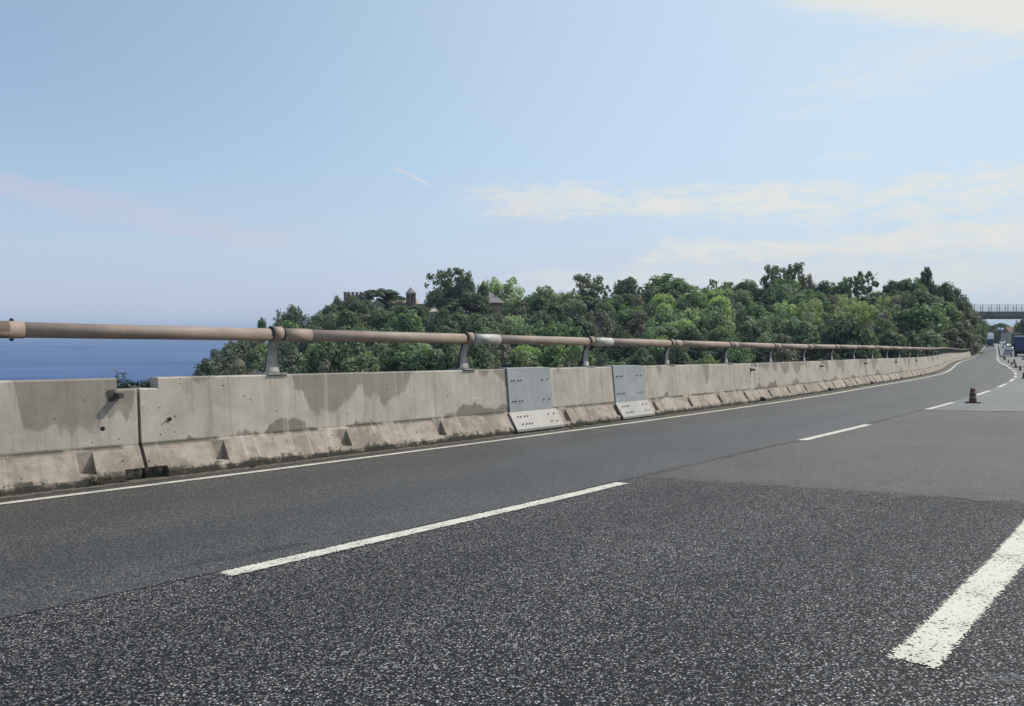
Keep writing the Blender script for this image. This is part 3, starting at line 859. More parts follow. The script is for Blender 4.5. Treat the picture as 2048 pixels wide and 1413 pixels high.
# where the sight line of the boat meets the water
o0 = W((0, 0, HCAM)); dv = (p - o0).normalized(); tt_ = (SEA_Z - o0.z) / dv.z; bp = o0 + dv * tt_
r = empty('sail_boat', Matrix.Translation(bp), 'tiny white sailing boat far out on the blue sea', 'sail boat')
m = MB(); m.add([(-5, 0, 1.6), (0, -1.5, 1.8), (6, 0, 2.1), (0, 1.5, 1.8), (-4, 0, -.5), (0, -.7, -.5), (4.5, 0, -.5), (0, .7, -.5)], [(0, 1, 2, 3), (0, 1, 5, 4), (1, 2, 6, 5), (2, 3, 7, 6), (3, 0, 4, 7)]); m.build('hull', M_WHITE, r)
m = MB(); m.tube([(0, 0, 1.5), (0, 0, 19)], .14, 6); m.build('mast', M_WHITE, r)
m = MB(); m.add([(-.2, 0, 2.8), (-5, .3, 2.8), (-.2, 0, 18.6), (-.2, .05, 2.8), (-5, .35, 2.8), (-.2, .05, 18.6)], [(0, 1, 2), (3, 5, 4), (0, 3, 4, 1), (1, 4, 5, 2), (2, 5, 3, 0)]); m.build('mainsail', M_WHITE, r)
m = MB(); m.add([(.3, 0, 17), (.4, .3, 3), (5.6, 0, 2.4), (.3, .05, 17), (.4, .35, 3), (5.6, .05, 2.4)], [(0, 1, 2), (3, 5, 4), (0, 3, 4, 1), (1, 4, 5, 2), (2, 5, 3, 0)]); m.build('jib', M_WHITE, r)

# ---------------------------------------------------------------- trees of the headland
def base_at(x, d): return W(((x - 1024) * d / 1500, d, ground_L(x, d)))
def hill_tree(key, x, ytop, wpx, d, label, group=None, sink=.3, ybase=None):
    zg = ground_L(x, d) if ybase is None else HCAM - (ybase - 706.5) * d / 1500
    zt = HCAM - (ytop - 706.5) * d / 1500
    return tree(key, W(((x - 1024) * d / 1500, d, zg - sink)), wpx * d / 1500 * 1.06, max(2, (zt - zg + sink) * 1.03), label, group)
SKY = [
 ('grey', 405, 726, 34, 150, 'small grey-green bush at the foot of the headland where it meets the sea'),
 ('grey', 428, 705, 40, 150, 'grey-green bush low on the headland edge against the blue sea'),
 ('brown', 455, 682, 28, 152, 'olive-brown bush just under the rail tube at the headland edge'),
 ('grey', 480, 690, 40, 155, 'pale olive bush under the rail tube left of the first post'),
 ('dark', 500, 672, 36, 160, 'dark bush hidden partly by the rail tube left of the first post'),
 ('dark', 524, 641, 22, 176, 'small round dark treetop showing just above the tube left of the first post'),
 ('grey', 562, 626, 38, 178, 'grey-green tree above the first post, on the sea side of the ridge'),
 ('dark', 583, 620, 36, 180, 'dark tree beside a small knob-topped one above the first post'),
 ('tall', 600, 614, 26, 181, 'knob-topped slim tree on the ridge above the first post'),
 ('grey', 618, 634, 40, 182, 'rounded grey-green tree in the dip between first post and castle tower'),
 ('mid', 640, 627, 32, 186, 'small green tree in the dip left of the castle tower'),
 ('dark', 660, 612, 36, 192, 'dark tree on the shoulder left of the castle tower'),
 ('dark', 676, 597, 22, 196, 'small dark treetop on the skyline left of the castle tower'),
 ('grey', 702, 594, 58, 196, 'grey-green tree covering the foot of the castle tower'),
 ('dark', 724, 603, 54, 194, 'dark tree in front of the castle tower base'),
 ('cedar', 762, 574, 88, 208, 'wide flat-topped dark cedar beside the castle tower'),
 ('dark', 778, 596, 56, 211, 'dark tree behind the trunk of the flat-topped cedar'),
 ('grey', 752, 616, 44, 196, 'grey-green bush hiding the foot of the pale gable house'),
 ('dark', 884, 622, 34, 160, 'dark bush right of the pale cottage'),
 ('grey', 848, 626, 30, 160, 'grey-green bush left of the pale cottage'),
 ('grey', 866, 637, 34, 158, 'low bush hiding the foot of the pale cottage'),
 ('bush', 902, 598, 66, 201, 'green bush under the highest castle tree'),
 ('bush', 946, 602, 60, 201, 'green bush between the two tall castle trees and the pyramid roof'),
 ('grey', 968, 610, 40, 199, 'grey-green bush at the left foot of the pyramid-roofed house'),
 ('mid', 800, 612, 46, 196, 'green tree under the cream castle wall'),
 ('dark', 836, 614, 50, 194, 'dark tree below the roofed bell turret'),
 ('tall', 893, 539, 62, 203, 'tall loose dark tree, highest one near the castle'),
 ('dark', 934, 551, 40, 202, 'tall round-headed dark tree right of the highest one near the castle'),
 ('dark', 905, 584, 66, 207, 'dark tree filling in behind the highest castle tree'),
 ('dark', 930, 596, 60, 205, 'dark bush behind the two tall castle trees'),
 ('dark', 1005, 600, 50, 208, 'dark tree behind the right wall of the pyramid-roofed house'),
 ('mid', 1760, 584, 56, 176, 'green tree filling the dip between feathery trees and cypress knoll'),
 ('mid', 1800, 582, 60, 170, 'green tree low in front of the knoll left of the cypress'),
 ('dark', 872, 582, 44, 200, 'dark tree leaning against the left side of the highest castle tree'),
 ('dark', 945, 586, 52, 196, 'dark bushy tree left of the house with pyramid roof'),
 ('dark', 966, 572, 26, 199, 'narrow dark tree at the left edge of the pyramid roof'),
 ('looselight', 1012, 553, 70, 212, 'tall light green loose tree behind the pyramid roof'),
 ('looselight', 978, 557, 34, 210, 'light green treetop left of the tall light tree by the pyramid roof'),
 ('light', 1030, 598, 54, 192, 'bright green tree right of the house with pyramid roof'),
 ('mid', 1062, 592, 42, 192, 'mid green tree on the skyline between light tree and double-crowned dark tree'),
 ('mid', 1090, 577, 54, 194, 'domed green tree on the skyline above the second and third posts'),
 ('light', 1118, 588, 44, 190, 'fresh green tree on the skyline right of the domed green tree'),
 ('tall', 1172, 552, 66, 196, 'double-crowned dark tree on the skyline above the third post'),
 ('mid', 1146, 588, 46, 190, 'green tree under the left side of the double-crowned dark tree'),
 ('sparse', 1208, 572, 32, 194, 'thin half-bare tree right of the double-crowned dark tree'),
 ('dark', 1252, 560, 56, 190, 'ball-headed dark tree standing alone on the skyline'),
 ('mid', 1232, 594, 46, 186, 'green tree under the ball-headed dark tree'),
 ('sparse', 1284, 575, 30, 188, 'thin spiky treetop right of the ball-headed dark tree'),
 ('mid', 1338, 555, 92, 188, 'broad domed green tree on the skyline above the fourth post'),
 ('mid', 1304, 576, 46, 184, 'green tree on the left flank of the broad domed tree'),
 ('loose', 1382, 572, 52, 186, 'loose green tree on the right flank of the broad domed tree'),
 ('sparse', 1428, 561, 30, 186, 'thin upright treetop between broad dome and big tree, spiky'),
 ('dark', 1418, 582, 52, 182, 'dark tree under the thin upright treetop'),
 ('loose', 1455, 566, 46, 184, 'loose green tree left of the three-headed big tree group'),
 ('mid', 1492, 562, 56, 182, 'green tree touching the left of the big skyline tree'),
 ('tall', 1545, 533, 50, 180, 'left head of the big dark tree pair highest on the skyline'),
 ('tall', 1586, 531, 62, 180, 'right and broader head of the big dark tree pair highest on the skyline'),
 ('mid', 1568, 556, 70, 177, 'green tree filling the foot of the big dark tree pair'),
 ('brown', 1616, 552, 26, 178, 'brownish half-dry treetop right of the big dark tree pair'),
 ('dark', 1648, 568, 50, 178, 'dark tree on the skyline left of the feathery trees'),
 ('loose', 1675, 566, 40, 177, 'loose dark green tree next to the feathery trees'),
 ('loose', 1693, 557, 44, 176, 'left one of two feathery trees on the skyline'),
 ('sparse', 1736, 546, 54, 175, 'right and taller one of two feathery trees on the skyline'),
 ('sparse', 1714, 554, 40, 176, 'thin feathery treetop between the two feathery trees'),
 ('dark', 1780, 567, 36, 174, 'dark bushy tree at the left shoulder of the cypress knoll'),
 ('dark', 1806, 562, 48, 172, 'dark round tree on the knoll left of the cypress'),
 ('mid', 1828, 563, 44, 170, 'green tree directly left of the cypress'),
 ('cypress', 1855, 535, 42, 172, 'single dark cypress with blunt tip above the right end of the wood'),
 ('dark', 1884, 571, 48, 172, 'dark tree directly right of the cypress'),
 ('brown', 1862, 590, 60, 168, 'greyish brown tree below the cypress'),
 ('grey', 1910, 584, 46, 176, 'greyish tree on the slope falling from the cypress to the bridge'),
 ('dark', 1928, 600, 34, 180, 'dark tree near the left end of the bridge'),
 ('dark', 1941, 622, 26, 186, 'dark bush at the left end of the bridge deck'),
 ('mid', 1938, 640, 44, 180, 'green tree below the left end of the bridge'),
 ('mid', 1954, 646, 30, 196, 'green tree left of the road in front of the bridge'),
 ('brown', 1942, 668, 36, 176, 'brownish bush by the roadside fence'),
 ('dark', 1953, 658, 18, 185, 'small dark bush above the roadside fence'),
]
for e in SKY:
    hill_tree(e[0], e[1], e[2], e[3], e[4], e[5], 'trees of the wooded headland')
# dead pale trunk on the slope
r = empty('dead_tree', Matrix.Translation(base_at(1466, 150)), 'dead tree with pale bare trunk on the slope above the fifth post', 'tree')
zt = (HCAM - (596 - 706.5) * 150 / 1500) - ground_L(1466, 150)
m = MB(); m.tube([(0, 0, -.3), (.1, 0, zt * .4), (-.05, .1, zt * .75), (.1, 0, zt)], [.2, .16, .12, .04], 7)
for a, z0, l in ((.3, .45, 1.6), (2.4, .6, 2.0), (4.0, .72, 1.5), (5.5, .55, 1.8), (1.2, .8, 1.1)):
    m.tube([(0, 0, zt * z0), (math.cos(a) * l * .5, math.sin(a) * l * .5, zt * z0 + l * .45), (math.cos(a) * l, math.sin(a) * l, zt * z0 + l * 1.1)], [.09, .06, .02], 5)
m.build('trunk', M_BARKP, r)

# trees filling the slope: kind by place, never rising over the surveyed outline of the wood
TOPLINE = [(390, 748), (410, 728), (440, 700), (470, 688), (520, 664), (560, 650), (600, 640), (640, 636), (670, 620), (700, 612), (740, 616), (860, 618), (872, 622), (900, 606), (990, 622), (1020, 604), (1060, 598), (1100, 592), (1160, 590), (1240, 588), (1300, 582), (1380, 582), (1460, 578), (1540, 572), (1620, 578), (1648, 588), (1800, 590), (1850, 588), (1880, 594), (1910, 606), (1930, 626), (1950, 662)]
HOUSES = [(855, 880, 618, 646), (972, 1002, 585, 632)]
POSTX = [548, 932, 1178, 1337, 1456, 1545, 1612, 1668, 1713, 1752, 1785, 1813]
def where(x):
    if x < 548: return 'left of the first post'
    for i in range(8):
        if x < POSTX[i + 1]:
            span = POSTX[i + 1] - POSTX[i]
            if span > 150:
                f = (x - POSTX[i]) / span
                side = 'nearer the %s post' % ORD[i] if f < .38 else ('nearer the %s post' % ORD[i + 1] if f > .62 else 'midway')
                return 'between %s and %s posts, %s' % (ORD[i], ORD[i + 1], side)
            return 'between %s and %s posts' % (ORD[i], ORD[i + 1])
    return 'above the far stretch of rail, below the cypress' if x < 1900 else 'near the road fence'
DESC = dict(dark='dark green tree', mid='mid green tree', light='bright green tree', grey='grey-green shrub', brown='brownish shrub', bush='green shrub', cane='yellow-green cane clump')
frng = random.Random(2024)
placed = []
nfill = 0
tries = 0
while nfill < 236 and tries < 26000:
    tries += 1
    x = frng.uniform(400, 1950)
    q = frng.random() ** .8
    rd, fd = lerp(RIDGE_D, x), lerp(FOOT_D, x)
    d = fd + (rd - fd) * (.04 + .90 * q)
    yb = 706.5 - (ground_L(x, d) - HCAM) * 1500 / d
    low = yb > 715
    # kind by place
    u = frng.random()
    if 1615 < x < 1800 and 606 < yb < 668: key = 'cane' if u < .62 else ('bush' if u < .85 else 'brown')
    elif x < 640: key = 'grey' if u < .5 else ('dark' if u < .75 else ('brown' if u < .85 else 'bush'))
    elif x < 1000: key = 'dark' if u < .42 else ('grey' if u < .7 else ('mid' if u < .85 else 'brown'))
    elif x < 1650: key = 'mid' if u < .34 else ('dark' if u < .55 else ('light' if u < .66 else ('grey' if u < .84 else ('bush' if u < .94 else 'brown'))))
    else: key = 'brown' if u < .25 else ('mid' if u < .5 else ('grey' if u < .68 else ('bush' if u < .86 else 'dark')))
    wpx = frng.uniform(44, 82) * (150 / d) ** .6 * (.82 if key in ('grey', 'brown', 'bush', 'cane') else 1)
    hpx = wpx * frng.uniform(.75, 1.15)
    yt = yb - hpx
    if yt < lerp(TOPLINE, x) or min(lerp(TOPLINE, x - wpx * .4), 2000) > yt + 26: continue
    if any(a - 14 < x < b + 14 and yt < yb_ for a, b, ya, yb_ in HOUSES): continue
    if yt > 752 and x < 1500 or yt > 735 and x >= 1500: continue
    if any(abs(x - a) < (wpx + w_) * .24 and abs(yt - c_) < 11 for a, w_, c_ in placed): continue
    placed.append((x, wpx, yt)); nfill += 1
    if yt > 690: zone = 'seen through the rail'
    elif yt > 655: zone = 'just above the rail'
    elif yt > 625: zone = 'halfway up the slope'
    else: zone = 'high on the slope'
    lab = '%s %s %s' % (DESC[key], zone, where(x))
    hill_tree(key, x, yt, wpx, d, lab, lab if False else 'wood on the slope behind the rail')
# a second rank close under the skyline, so that no daylight shows through the wood
for i, x in enumerate(range(1035, 1910, 38)):
    k2 = ('mid', 'dark', 'bush', 'grey', 'dark')[i % 5]
    hill_tree(k2, x + frng.uniform(-8, 8), lerp(TOPLINE, x) + frng.uniform(0, 9), frng.uniform(62, 82), lerp(RIDGE_D, x) - frng.uniform(3, 9), '%s close under the skyline %s' % (DESC[k2], where(x)), 'wood on the slope behind the rail')
# undergrowth between the trees
urs = random.Random(9); ub = []
for i in range(2600):
    x = urs.uniform(392, 1960); q = urs.random(); rd, fd = lerp(RIDGE_D, x), lerp(FOOT_D, x); d = fd + (rd - fd) * (q * .98)
    ub.append((*W(((x - 1024) * d / 1500, d, ground_L(x, d) + .3)), urs.uniform(.7, 1.5), urs.uniform(.0, .55)))
o = bpy.data.objects.new('undergrowth', leaves_mesh('undergrowth', ub, 52000, .26, M_F_DARK, 5)); COL.objects.link(o); tag(o, 'dense dark green undergrowth covering the headland between the trees', 'undergrowth', None, 'stuff')
# ---------------------------------------------------------------- castle and houses on the headland
def on(x, y, d):
    """upright frame at a surveyed point, facing the road"""
    return Matrix.Translation(PX(x, y, d))
M_STONE = simple('castle_stone', (.215, .17, .15), .9, 0, .3, 1.2, .5)
M_BRICK = simple('turret_stone', (.22, .165, .14), .9, 0, .25, 1.4, .4)
M_TILE = simple('slate_tiles', (.30, .26, .235), .85, 0, .22, 2.4, .5)
M_CREAM = simple('cream_render', (.42, .38, .30), .9, 0, .12, .8, .2)
M_TAN = simple('tan_roof', (.40, .35, .26), .9, 0, .18, 1.5, .4)
M_ROSE = simple('rose_render', (.50, .37, .31), .9, 0, .14, .8, .2)
M_GLASS = simple('window_dark', (.02, .022, .025), .25, 0, .1, 2)
# crenellated tower: 45 px wide at 205 m
D_ = 206.0; u = D_ / 1500
r = empty('castle_tower', on(714, 640, D_), 'crenellated stone castle tower rising above the trees at the left end of the headland', 'castle')
wd = 43 * u; hh = (640 - 592) * u
m = MB(); m.box((0, 0, hh / 2), (wd, wd, hh)); m.build('wall', M_STONE, r)
m = MB(); n_ = 6; mw = wd / (n_ * 2 - 1)
for sgn in (-1, 1):
    for i in range(n_):
        a = -wd / 2 + mw * (2 * i + .5)
        m.box((a, sgn * (wd / 2 - .35), hh + .45), (mw * 1.15, .66, .9))
        if 0 < i < n_ - 1: m.box((sgn * (wd / 2 - .35), a, hh + .45), (.66, mw * 1.15, .9))
m.build('battlements', M_STONE, r)
for x in (-1.2, 1.5):
    m = MB(); m.box((x, -wd / 2 - .02, hh - 1.6), (.35, .12, .9)); m.build('window', M_GLASS, r)
# round-arched turret with pointed roof
D_ = 204.0; u = D_ / 1500
r = empty('bell_turret', on(822, 640, D_), 'small stone turret with open arches and pointed roof, right of the flat cedar', 'turret')
h0 = (640 - 606) * u; h1 = (640 - 588) * u; h2 = (640 - 574.5) * u; rr = 9.6 * u
m = MB(); m.lathe([(rr, 0), (rr, h0), (rr * 1.12, h0 + .02), (rr * 1.12, h0 + .25), (0, h0 + .25)], 8, smooth=False); m.build('wall', M_BRICK, r)
m = MB()
for k in range(8):
    a = PI / 8 + k * PI / 4 + PI / 8
    m.box((math.cos(a) * rr * .86, math.sin(a) * rr * .86, (h0 + h1) / 2 + .1), (.34, .62 if k % 2 else .40, h1 - h0), rot=Matrix.Rotation(a, 3, 'Z'))
m.build('arch_pillars', M_BRICK, r)
m = MB(); m.lathe([(rr, h1 - .5), (rr, h1), (rr * 1.0, h1)], 8, smooth=False); m.lathe([(rr * .8, h1), (rr * .8, h1 - .5), (rr, h1 - .5)], 8, smooth=False); m.build('lintel_ring', M_BRICK, r)
m = MB(); m.lathe([(rr * .2, h1 + .05), (rr * 1.25, h1), (0, h2)], 8, smooth=False); m.build('roof', M_TILE, r)
# cream castle wing with shallow roof
D_ = 207.0; u = D_ / 1500
r = empty('villa', on(818, 640, D_), 'long cream castle wing with shallow tan roof beside the bell turret', 'villa')
w2 = 84 * u; ht = (640 - 608) * u
m = MB(); m.box((0, 4, ht / 2), (w2, 7, ht)); m.build('wall', M_CREAM, r)
m = MB(); rt = (640 - 598) * u
m.prism([(.1, ht), (7.9, ht), (7.9, ht + .25), (4, rt), (.1, ht + .25)], -w2 / 2 - .3, w2 / 2 - 4); m.build('roof', M_TAN, r)
for i in range(7):
    m = MB(); m.box((-w2 / 2 + 1 + i * 1.6, .46, ht - 1.0), (.5, .1, 1.0)); m.build('window', M_GLASS, r)
# white gable between tower and cedar
D_ = 205.0; u = D_ / 1500
r = empty('gable_house', on(754, 635, D_), 'small house with pale gable between castle tower and cedar trunk', 'house')
a = 13 * u; hg = (635 - 612) * u; hp = (635 - 602) * u
m = MB(); m.prism([(-a, 0), (a, 0), (a, hg), (0, hp), (-a, hg)], 0, 5, axis=1); m.build('wall', M_CREAM, r)
for sg in (-1, 1):
    m = MB(); m.prism([(0, hp + .02), (sg * a * 1.1, hg - .1), (sg * a * 1.1, hg + .12), (0, hp + .26)], -.3, 5.3, axis=1); m.build('roof', M_CREAM if sg > 0 else M_TILE, r)
m = MB(); m.box((0, -.03, hg - .4), (.5, .1, .8)); m.build('window', M_GLASS, r)
# pale little house low in the trees
D_ = 165.0; u = D_ / 1500
r = empty('cottage', on(866, 652, D_), 'small pale cottage with tan hipped roof among dark trees below the castle', 'house')
a = 8 * u; hg = (652 - 624) * u; hp = (652 - 617) * u
m = MB(); m.box((0, 1.5, hg / 2), (2 * a * .8, 3, hg)); m.build('wall', M_CREAM, r)
m = MB(); m.add([(-a, -.2, hg), (a * 1.1, -.2, hg), (a * 1.1, 3.2, hg), (-a, 3.2, hg), (.1, 1.3, hp), (.5, 1.7, hp)], [(0, 1, 5, 4), (1, 2, 5), (2, 3, 4, 5), (3, 0, 4), (0, 3, 2, 1)]); m.build('roof', M_TAN, r)
for z in (.45, .75):
    m = MB(); m.box((-.2, -.02, hg * z), (.4, .1, .6)); m.build('window', M_GLASS, r)
# house with steep pyramid roof
D_ = 204.0; u = D_ / 1500
r = empty('house', on(978, 640, D_), 'rose house with steep slate pyramid roof showing between trees', 'house')
a = 24 * u; hg = (640 - 606) * u; hp = (640 - 581) * u
m = MB(); m.box((0, a, hg / 2), (2 * a, 2 * a, hg)); m.build('wall', M_ROSE, r)
e = a * 1.36
m = MB(); m.add([(-e, a - e, hg), (e, a - e, hg), (e, a + e, hg), (-e, a + e, hg), (-.6, a, hp), (-.2, a, hp), (-e, a - e, hg - .2), (e, a - e, hg - .2), (e, a + e, hg - .2), (-e, a + e, hg - .2)], [(0, 1, 5, 4), (1, 2, 5), (2, 3, 4, 5), (3, 0, 4), (0, 6, 7, 1), (1, 7, 8, 2), (2, 8, 9, 3), (3, 9, 6, 0), (6, 9, 8, 7)]); m.build('roof', M_TILE, r)
for x, z in ((-1.4, hg - 1.6), (1.4, hg - 1.6), (-1.4, hg - 3.6), (1.4, hg - 3.6)):
    m = MB(); m.box((x, -.02, z), (.45, .1, .9)); m.build('window', M_GLASS, r)

# ---------------------------------------------------------------- footbridge / overpass
BD = 226.0; bu = BD / 1500
r = empty('road_overpass', ML @ Matrix.Translation(((2000 - 1024) * bu, BD, 0)), 'dark concrete overpass with wire railing crossing above the motorway', 'bridge')
zb, zt_ = HCAM + (706.5 - 638.5) * bu, HCAM + (706.5 - 625.5) * bu
x0, x1 = -78 * bu, 520 * bu
m = MB()
m.prism([(-2.6, zb + .55), (-2.4, zt_), (-2.6, zt_), (-2.75, zb + .62), (-2.75, zt_ + .18), (-2.2, zt_ + .18), (-2.2, zt_ - .2), (2.2, zt_ - .2), (2.2, zt_ + .18), (2.75, zt_ + .18), (2.75, zb + .6), (1.6, zb), (-1.6, zb)][3:] + [], x0, x1); m.build('deck', M_CONC2, r)
m = MB(); m.box(((x0 + x1) / 2, -2.1, zb + .28), (x1 - x0, .5, .62)); m.build('edge_beam', M_CONC2, r)
M_RAILG = simple('bridge_rail_grey', (.10, .10, .11), .6, .3, .1, 2)
for yy in (-2.5, 2.5):
    ztop = HCAM + (706.5 - 610.5) * bu
    x = x0
    pm = MB(); pm.box((0, 0, 0), (.12, .09, ztop - zt_ - .2)); pme = pm.mesh('railing_post', M_RAILG)
    n_ = 0
    while x < x0 + 230 * bu:
        add_part('railing_post', pme, r, (x, yy, (ztop + zt_ + .2) / 2)); x += 16.6 * bu; n_ += 1
    m = MB()
    for z in (ztop, zt_ + .75, zt_ + 1.45): m.box(((x0 + x1) / 2, yy, z), (x1 - x0, .06, .06))
    z = zt_ + .3
    for k in range(4):
        m.box(((x0 + x1) / 2, yy + .03, zt_ + .3 + k * .55), (x1 - x0, .018, .018))
    m.build('railing', M_RAILG, r)
for xx in (90 * bu, 330 * bu):
    m = MB(); m.prism([(xx - .5, -1.2), (xx + .5, -1.2), (xx + .5, 1.2), (xx - .5, 1.2)], -2, zb, axis=2); m.build('pier', M_CONC2, r)

# ---------------------------------------------------------------- roadside fence where the viaduct ends
M_FENCE = simple('rusty_mesh', (.15, .12, .095), .8, .1, .3, 3)
for k in range(8):
    s = 165 + k * 5.0
    a, b = RP(s, 7.75), RP(s + 5.0, 7.75)
    r = empty('mesh_fence', frame2(a, b), 'rusty brown fence panel by the road at the end of the viaduct', 'fence', 'fence panels at the viaduct end')
    m = MB(); m.box((0, 0, 1.55), (.12, .12, 3.3)); m.build('post', M_FENCE, r)
    m = MB()
    for i in range(30): m.box((.1 + i * .163, 0, 1.55), (.045, .03, 3.0))
    for z in (.1, 1.1, 2.1, 3.0): m.box((2.5, .03, z), (5, .03, .07))
    m.build('mesh_panel', M_FENCE, r)

# ---------------------------------------------------------------- traffic cones
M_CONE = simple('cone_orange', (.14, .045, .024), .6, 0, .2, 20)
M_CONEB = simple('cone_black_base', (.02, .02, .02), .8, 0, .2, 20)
M_CONEW = simple('cone_grey_band', (.135, .125, .12), .6, 0, .25, 20)  # bands in a dark, unevenly toned grey
def cone_meshes(h):
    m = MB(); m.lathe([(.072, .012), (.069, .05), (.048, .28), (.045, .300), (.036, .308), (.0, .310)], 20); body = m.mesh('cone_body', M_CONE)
    m = MB()
    bp = [(-.108, -.108), (.108, -.108), (.108, .108), (-.108, .108)]
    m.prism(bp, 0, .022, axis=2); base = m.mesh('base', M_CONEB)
    out = []
    for z0, z1 in ((.075, .135), (.175, .232)):
        rr = lambda z: .069 - (z - .05) * (.069 - .048) / .23
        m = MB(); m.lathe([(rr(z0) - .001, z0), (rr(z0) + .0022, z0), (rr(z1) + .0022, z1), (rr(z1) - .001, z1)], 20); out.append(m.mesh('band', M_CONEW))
    return body, base, out
CB, CBASE, CBANDS = cone_meshes(.31)
def cone(s, t, label, sc=1.0, rz=0):
    m = RF(s, t, .006) @ Matrix.Rotation(rz, 4, 'Z') @ Matrix.Scale(sc, 4)
    r = empty('traffic_cone', m, label, 'traffic cone', 'traffic cones closing the lane')
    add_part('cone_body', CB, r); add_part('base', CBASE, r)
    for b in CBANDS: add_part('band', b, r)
CPOS = [(20.4, 3.05, 'lone dark traffic cone standing on the lane line, nearest and largest', 1.12, .5),
        (45.2, 3.05, 'traffic cone cut by the right photo edge level with the far lane dashes', 1.0, 1),
        (61.6, 3.05, 'traffic cone beside the last separate dash, nearest of the far row', 1.05, .2),
        (68.05, 3.07, 'second traffic cone of the far row below the blue truck', 1.1, .7),
        (81.45, 2.87, 'short traffic cone in the far row left of a taller one', .95, .3),
        (88.05, 2.44, 'taller traffic cone standing off line right of the far row', 1.45, .1),
        (94.0, 2.73, 'small traffic cone midway along the far row', 1.1, .5),
        (122.8, 2.63, 'right one of two overlapping traffic cones in the far row', 1.6, .9),
        (143.3, 2.65, 'left one of two overlapping traffic cones in the far row', 1.6, .4),
        (157.0, 2.95, 'traffic cone next to the solid line past the two overlapping cones', 1.4, .6),
        (131.6, .37, 'traffic cone in front of the blue truck', 1.5, .2)]
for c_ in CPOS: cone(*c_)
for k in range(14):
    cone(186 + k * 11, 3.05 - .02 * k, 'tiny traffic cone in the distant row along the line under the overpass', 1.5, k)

# ---------------------------------------------------------------- vehicles
M_TYRE = simple('tyre', (.02, .02, .02), .85, 0, .2, 6)
M_RIM = simple('rim', (.35, .35, .36), .4, .6, .1, 6)
M_CAB = simple('cab_dark', (.030, .045, .05), .35, 0, .1, 2)
M_WIN = simple('windscreen', (.015, .02, .025), .12, 0, .05, 1, 0, .6)
M_TARP = simple('blue_tarp', (.035, .052, .14), .55, 0, .18, 1.4, .2)
M_TRUCKW = simple('truck_white', (.72, .71, .69), .45, 0, .05, 1)
M_CHAS = simple('chassis_black', (.02, .02, .022), .7, 0, .15, 2)
M_LAMP = simple('lamp_glass', (.75, .75, .7), .15, 0, .05, 3)
M_RED = simple('tail_red', (.35, .02, .02), .3, 0, .1, 3)
M_CAR = simple('car_white', (.72, .72, .71), .3, 0, .03, 1)
def wheel(parent, x, y, r_, w_, name='wheel'):
    m = MB(); m.tube([(x, y - w_ / 2, r_), (x, y + w_ / 2, r_)], r_, 20); wo = m.build(name, M_TYRE, parent)
    m = MB(); m.tube([(x, y - w_ / 2 - .01, r_), (x, y + w_ / 2 + .01, r_)], r_ * .55, 14); o = m.build('rim', M_RIM, wo)
def truck(s, t, label, heading, cabm, boxm, L=9.5, boxh=3.9, tail=False, roofm=None):
    """heading +1 drives away along the road, -1 comes towards the viewpoint; x is forward"""
    fr = RF(s, t, .006)
    if heading < 0: fr = fr @ Matrix.Rotation(PI, 4, 'Z')
    r = empty('truck', fr, label, 'truck')
    m = MB(); m.box((-L / 2, 0, .85), (L, .95, .35)); m.build('chassis', M_CHAS, r)
    # cab: rounded front
    prof = [(-2.0, .55), (0, .55), (.12, .9), (.1, 1.55), (-.12, 2.75), (-.3, 2.95), (-2.0, 2.95)]
    m = MB(); m.prism([(a, z) for a, z in prof], -1.22, 1.22, axis=1); cab = m.build('cab', cabm, r, bevel=.06)
    m = MB(); m.prism([(.113, 1.62), (.135, 1.62), (-.075, 2.72), (-.097, 2.72)], -1.08, 1.08, axis=1); m.build('windscreen', M_WIN, r)
    for sg in (-1, 1):
        m = MB(); m.box((-.85, sg * 1.225, 2.1), (.9, .02, .75)); m.build('side_window', M_WIN, r)
        m = MB(); m.box((.10, sg * .95, .86), (.1, .34, .2)); m.build('headlight', M_LAMP, r)
        m = MB(); m.box((.1, sg * 1.42, 2.1), (.1, .22, .7)); m.box((.05, sg * 1.28, 2.35), (.05, .2, .05)); m.build('mirror', M_CHAS, r)
    m = MB(); m.box((.11, 0, 1.2), (.06, 1.7, .42)); m.build('grille', M_CHAS, r)
    m = MB(); m.box((.08, 0, .48), (.2, 2.44, .3)); m.build('bumper', M_CHAS, r)
    m = MB(); m.prism([(-.35, 2.96), (-1.9, 2.96), (-1.9, boxh), (-1.2, boxh - .08)], -1.12, 1.12, axis=1); m.build('wind_deflector', M_TRUCKW, r)
    m = MB(); m.box((-(L + 2.2) / 2, 0, (1.05 + boxh) / 2), (L - 2.3, 2.5, boxh - 1.05)); bx = m.build('cargo_box', boxm, r, bevel=.02)
    if roofm:
        m = MB(); m.box((-(L + 2.2) / 2, 0, boxh + .09), (L - 2.25, 2.56, .2)); m.build('box_roof', roofm, r)
    m = MB()
    for k in range(6): 
        xx = -2.5 - k * (L - 2.7) / 5
        m.box((xx, 1.262, (1.1 + boxh) / 2), (.06, .02, boxh - 1.2)); m.box((xx, -1.262, (1.1 + boxh) / 2), (.06, .02, boxh - 1.2))
    m.build('box_ribs', boxm, r)
    for sg in (-1, 1):
        m = MB(); m.box((-L + .03, sg * 1.0, .95), (.06, .3, .14)); m.build('tail_light', M_RED, r)
        wheel(r, -.9, sg * 1.05, .5, .3); wheel(r, -L + 2.4, sg * 1.05, .5, .34); wheel(r, -L + 1.25, sg * 1.05, .5, .34)
        m = MB(); m.box((-L / 2 - .2, sg * 1.2, .75), (2.4, .03, .5)); m.build('side_guard', M_CHAS, r)
    if True:
        m = MB(); m.box((-L - .02, 0, .55), (.1, 2.3, .14)); m.build('rear_bar', M_CHAS, r)
    return r
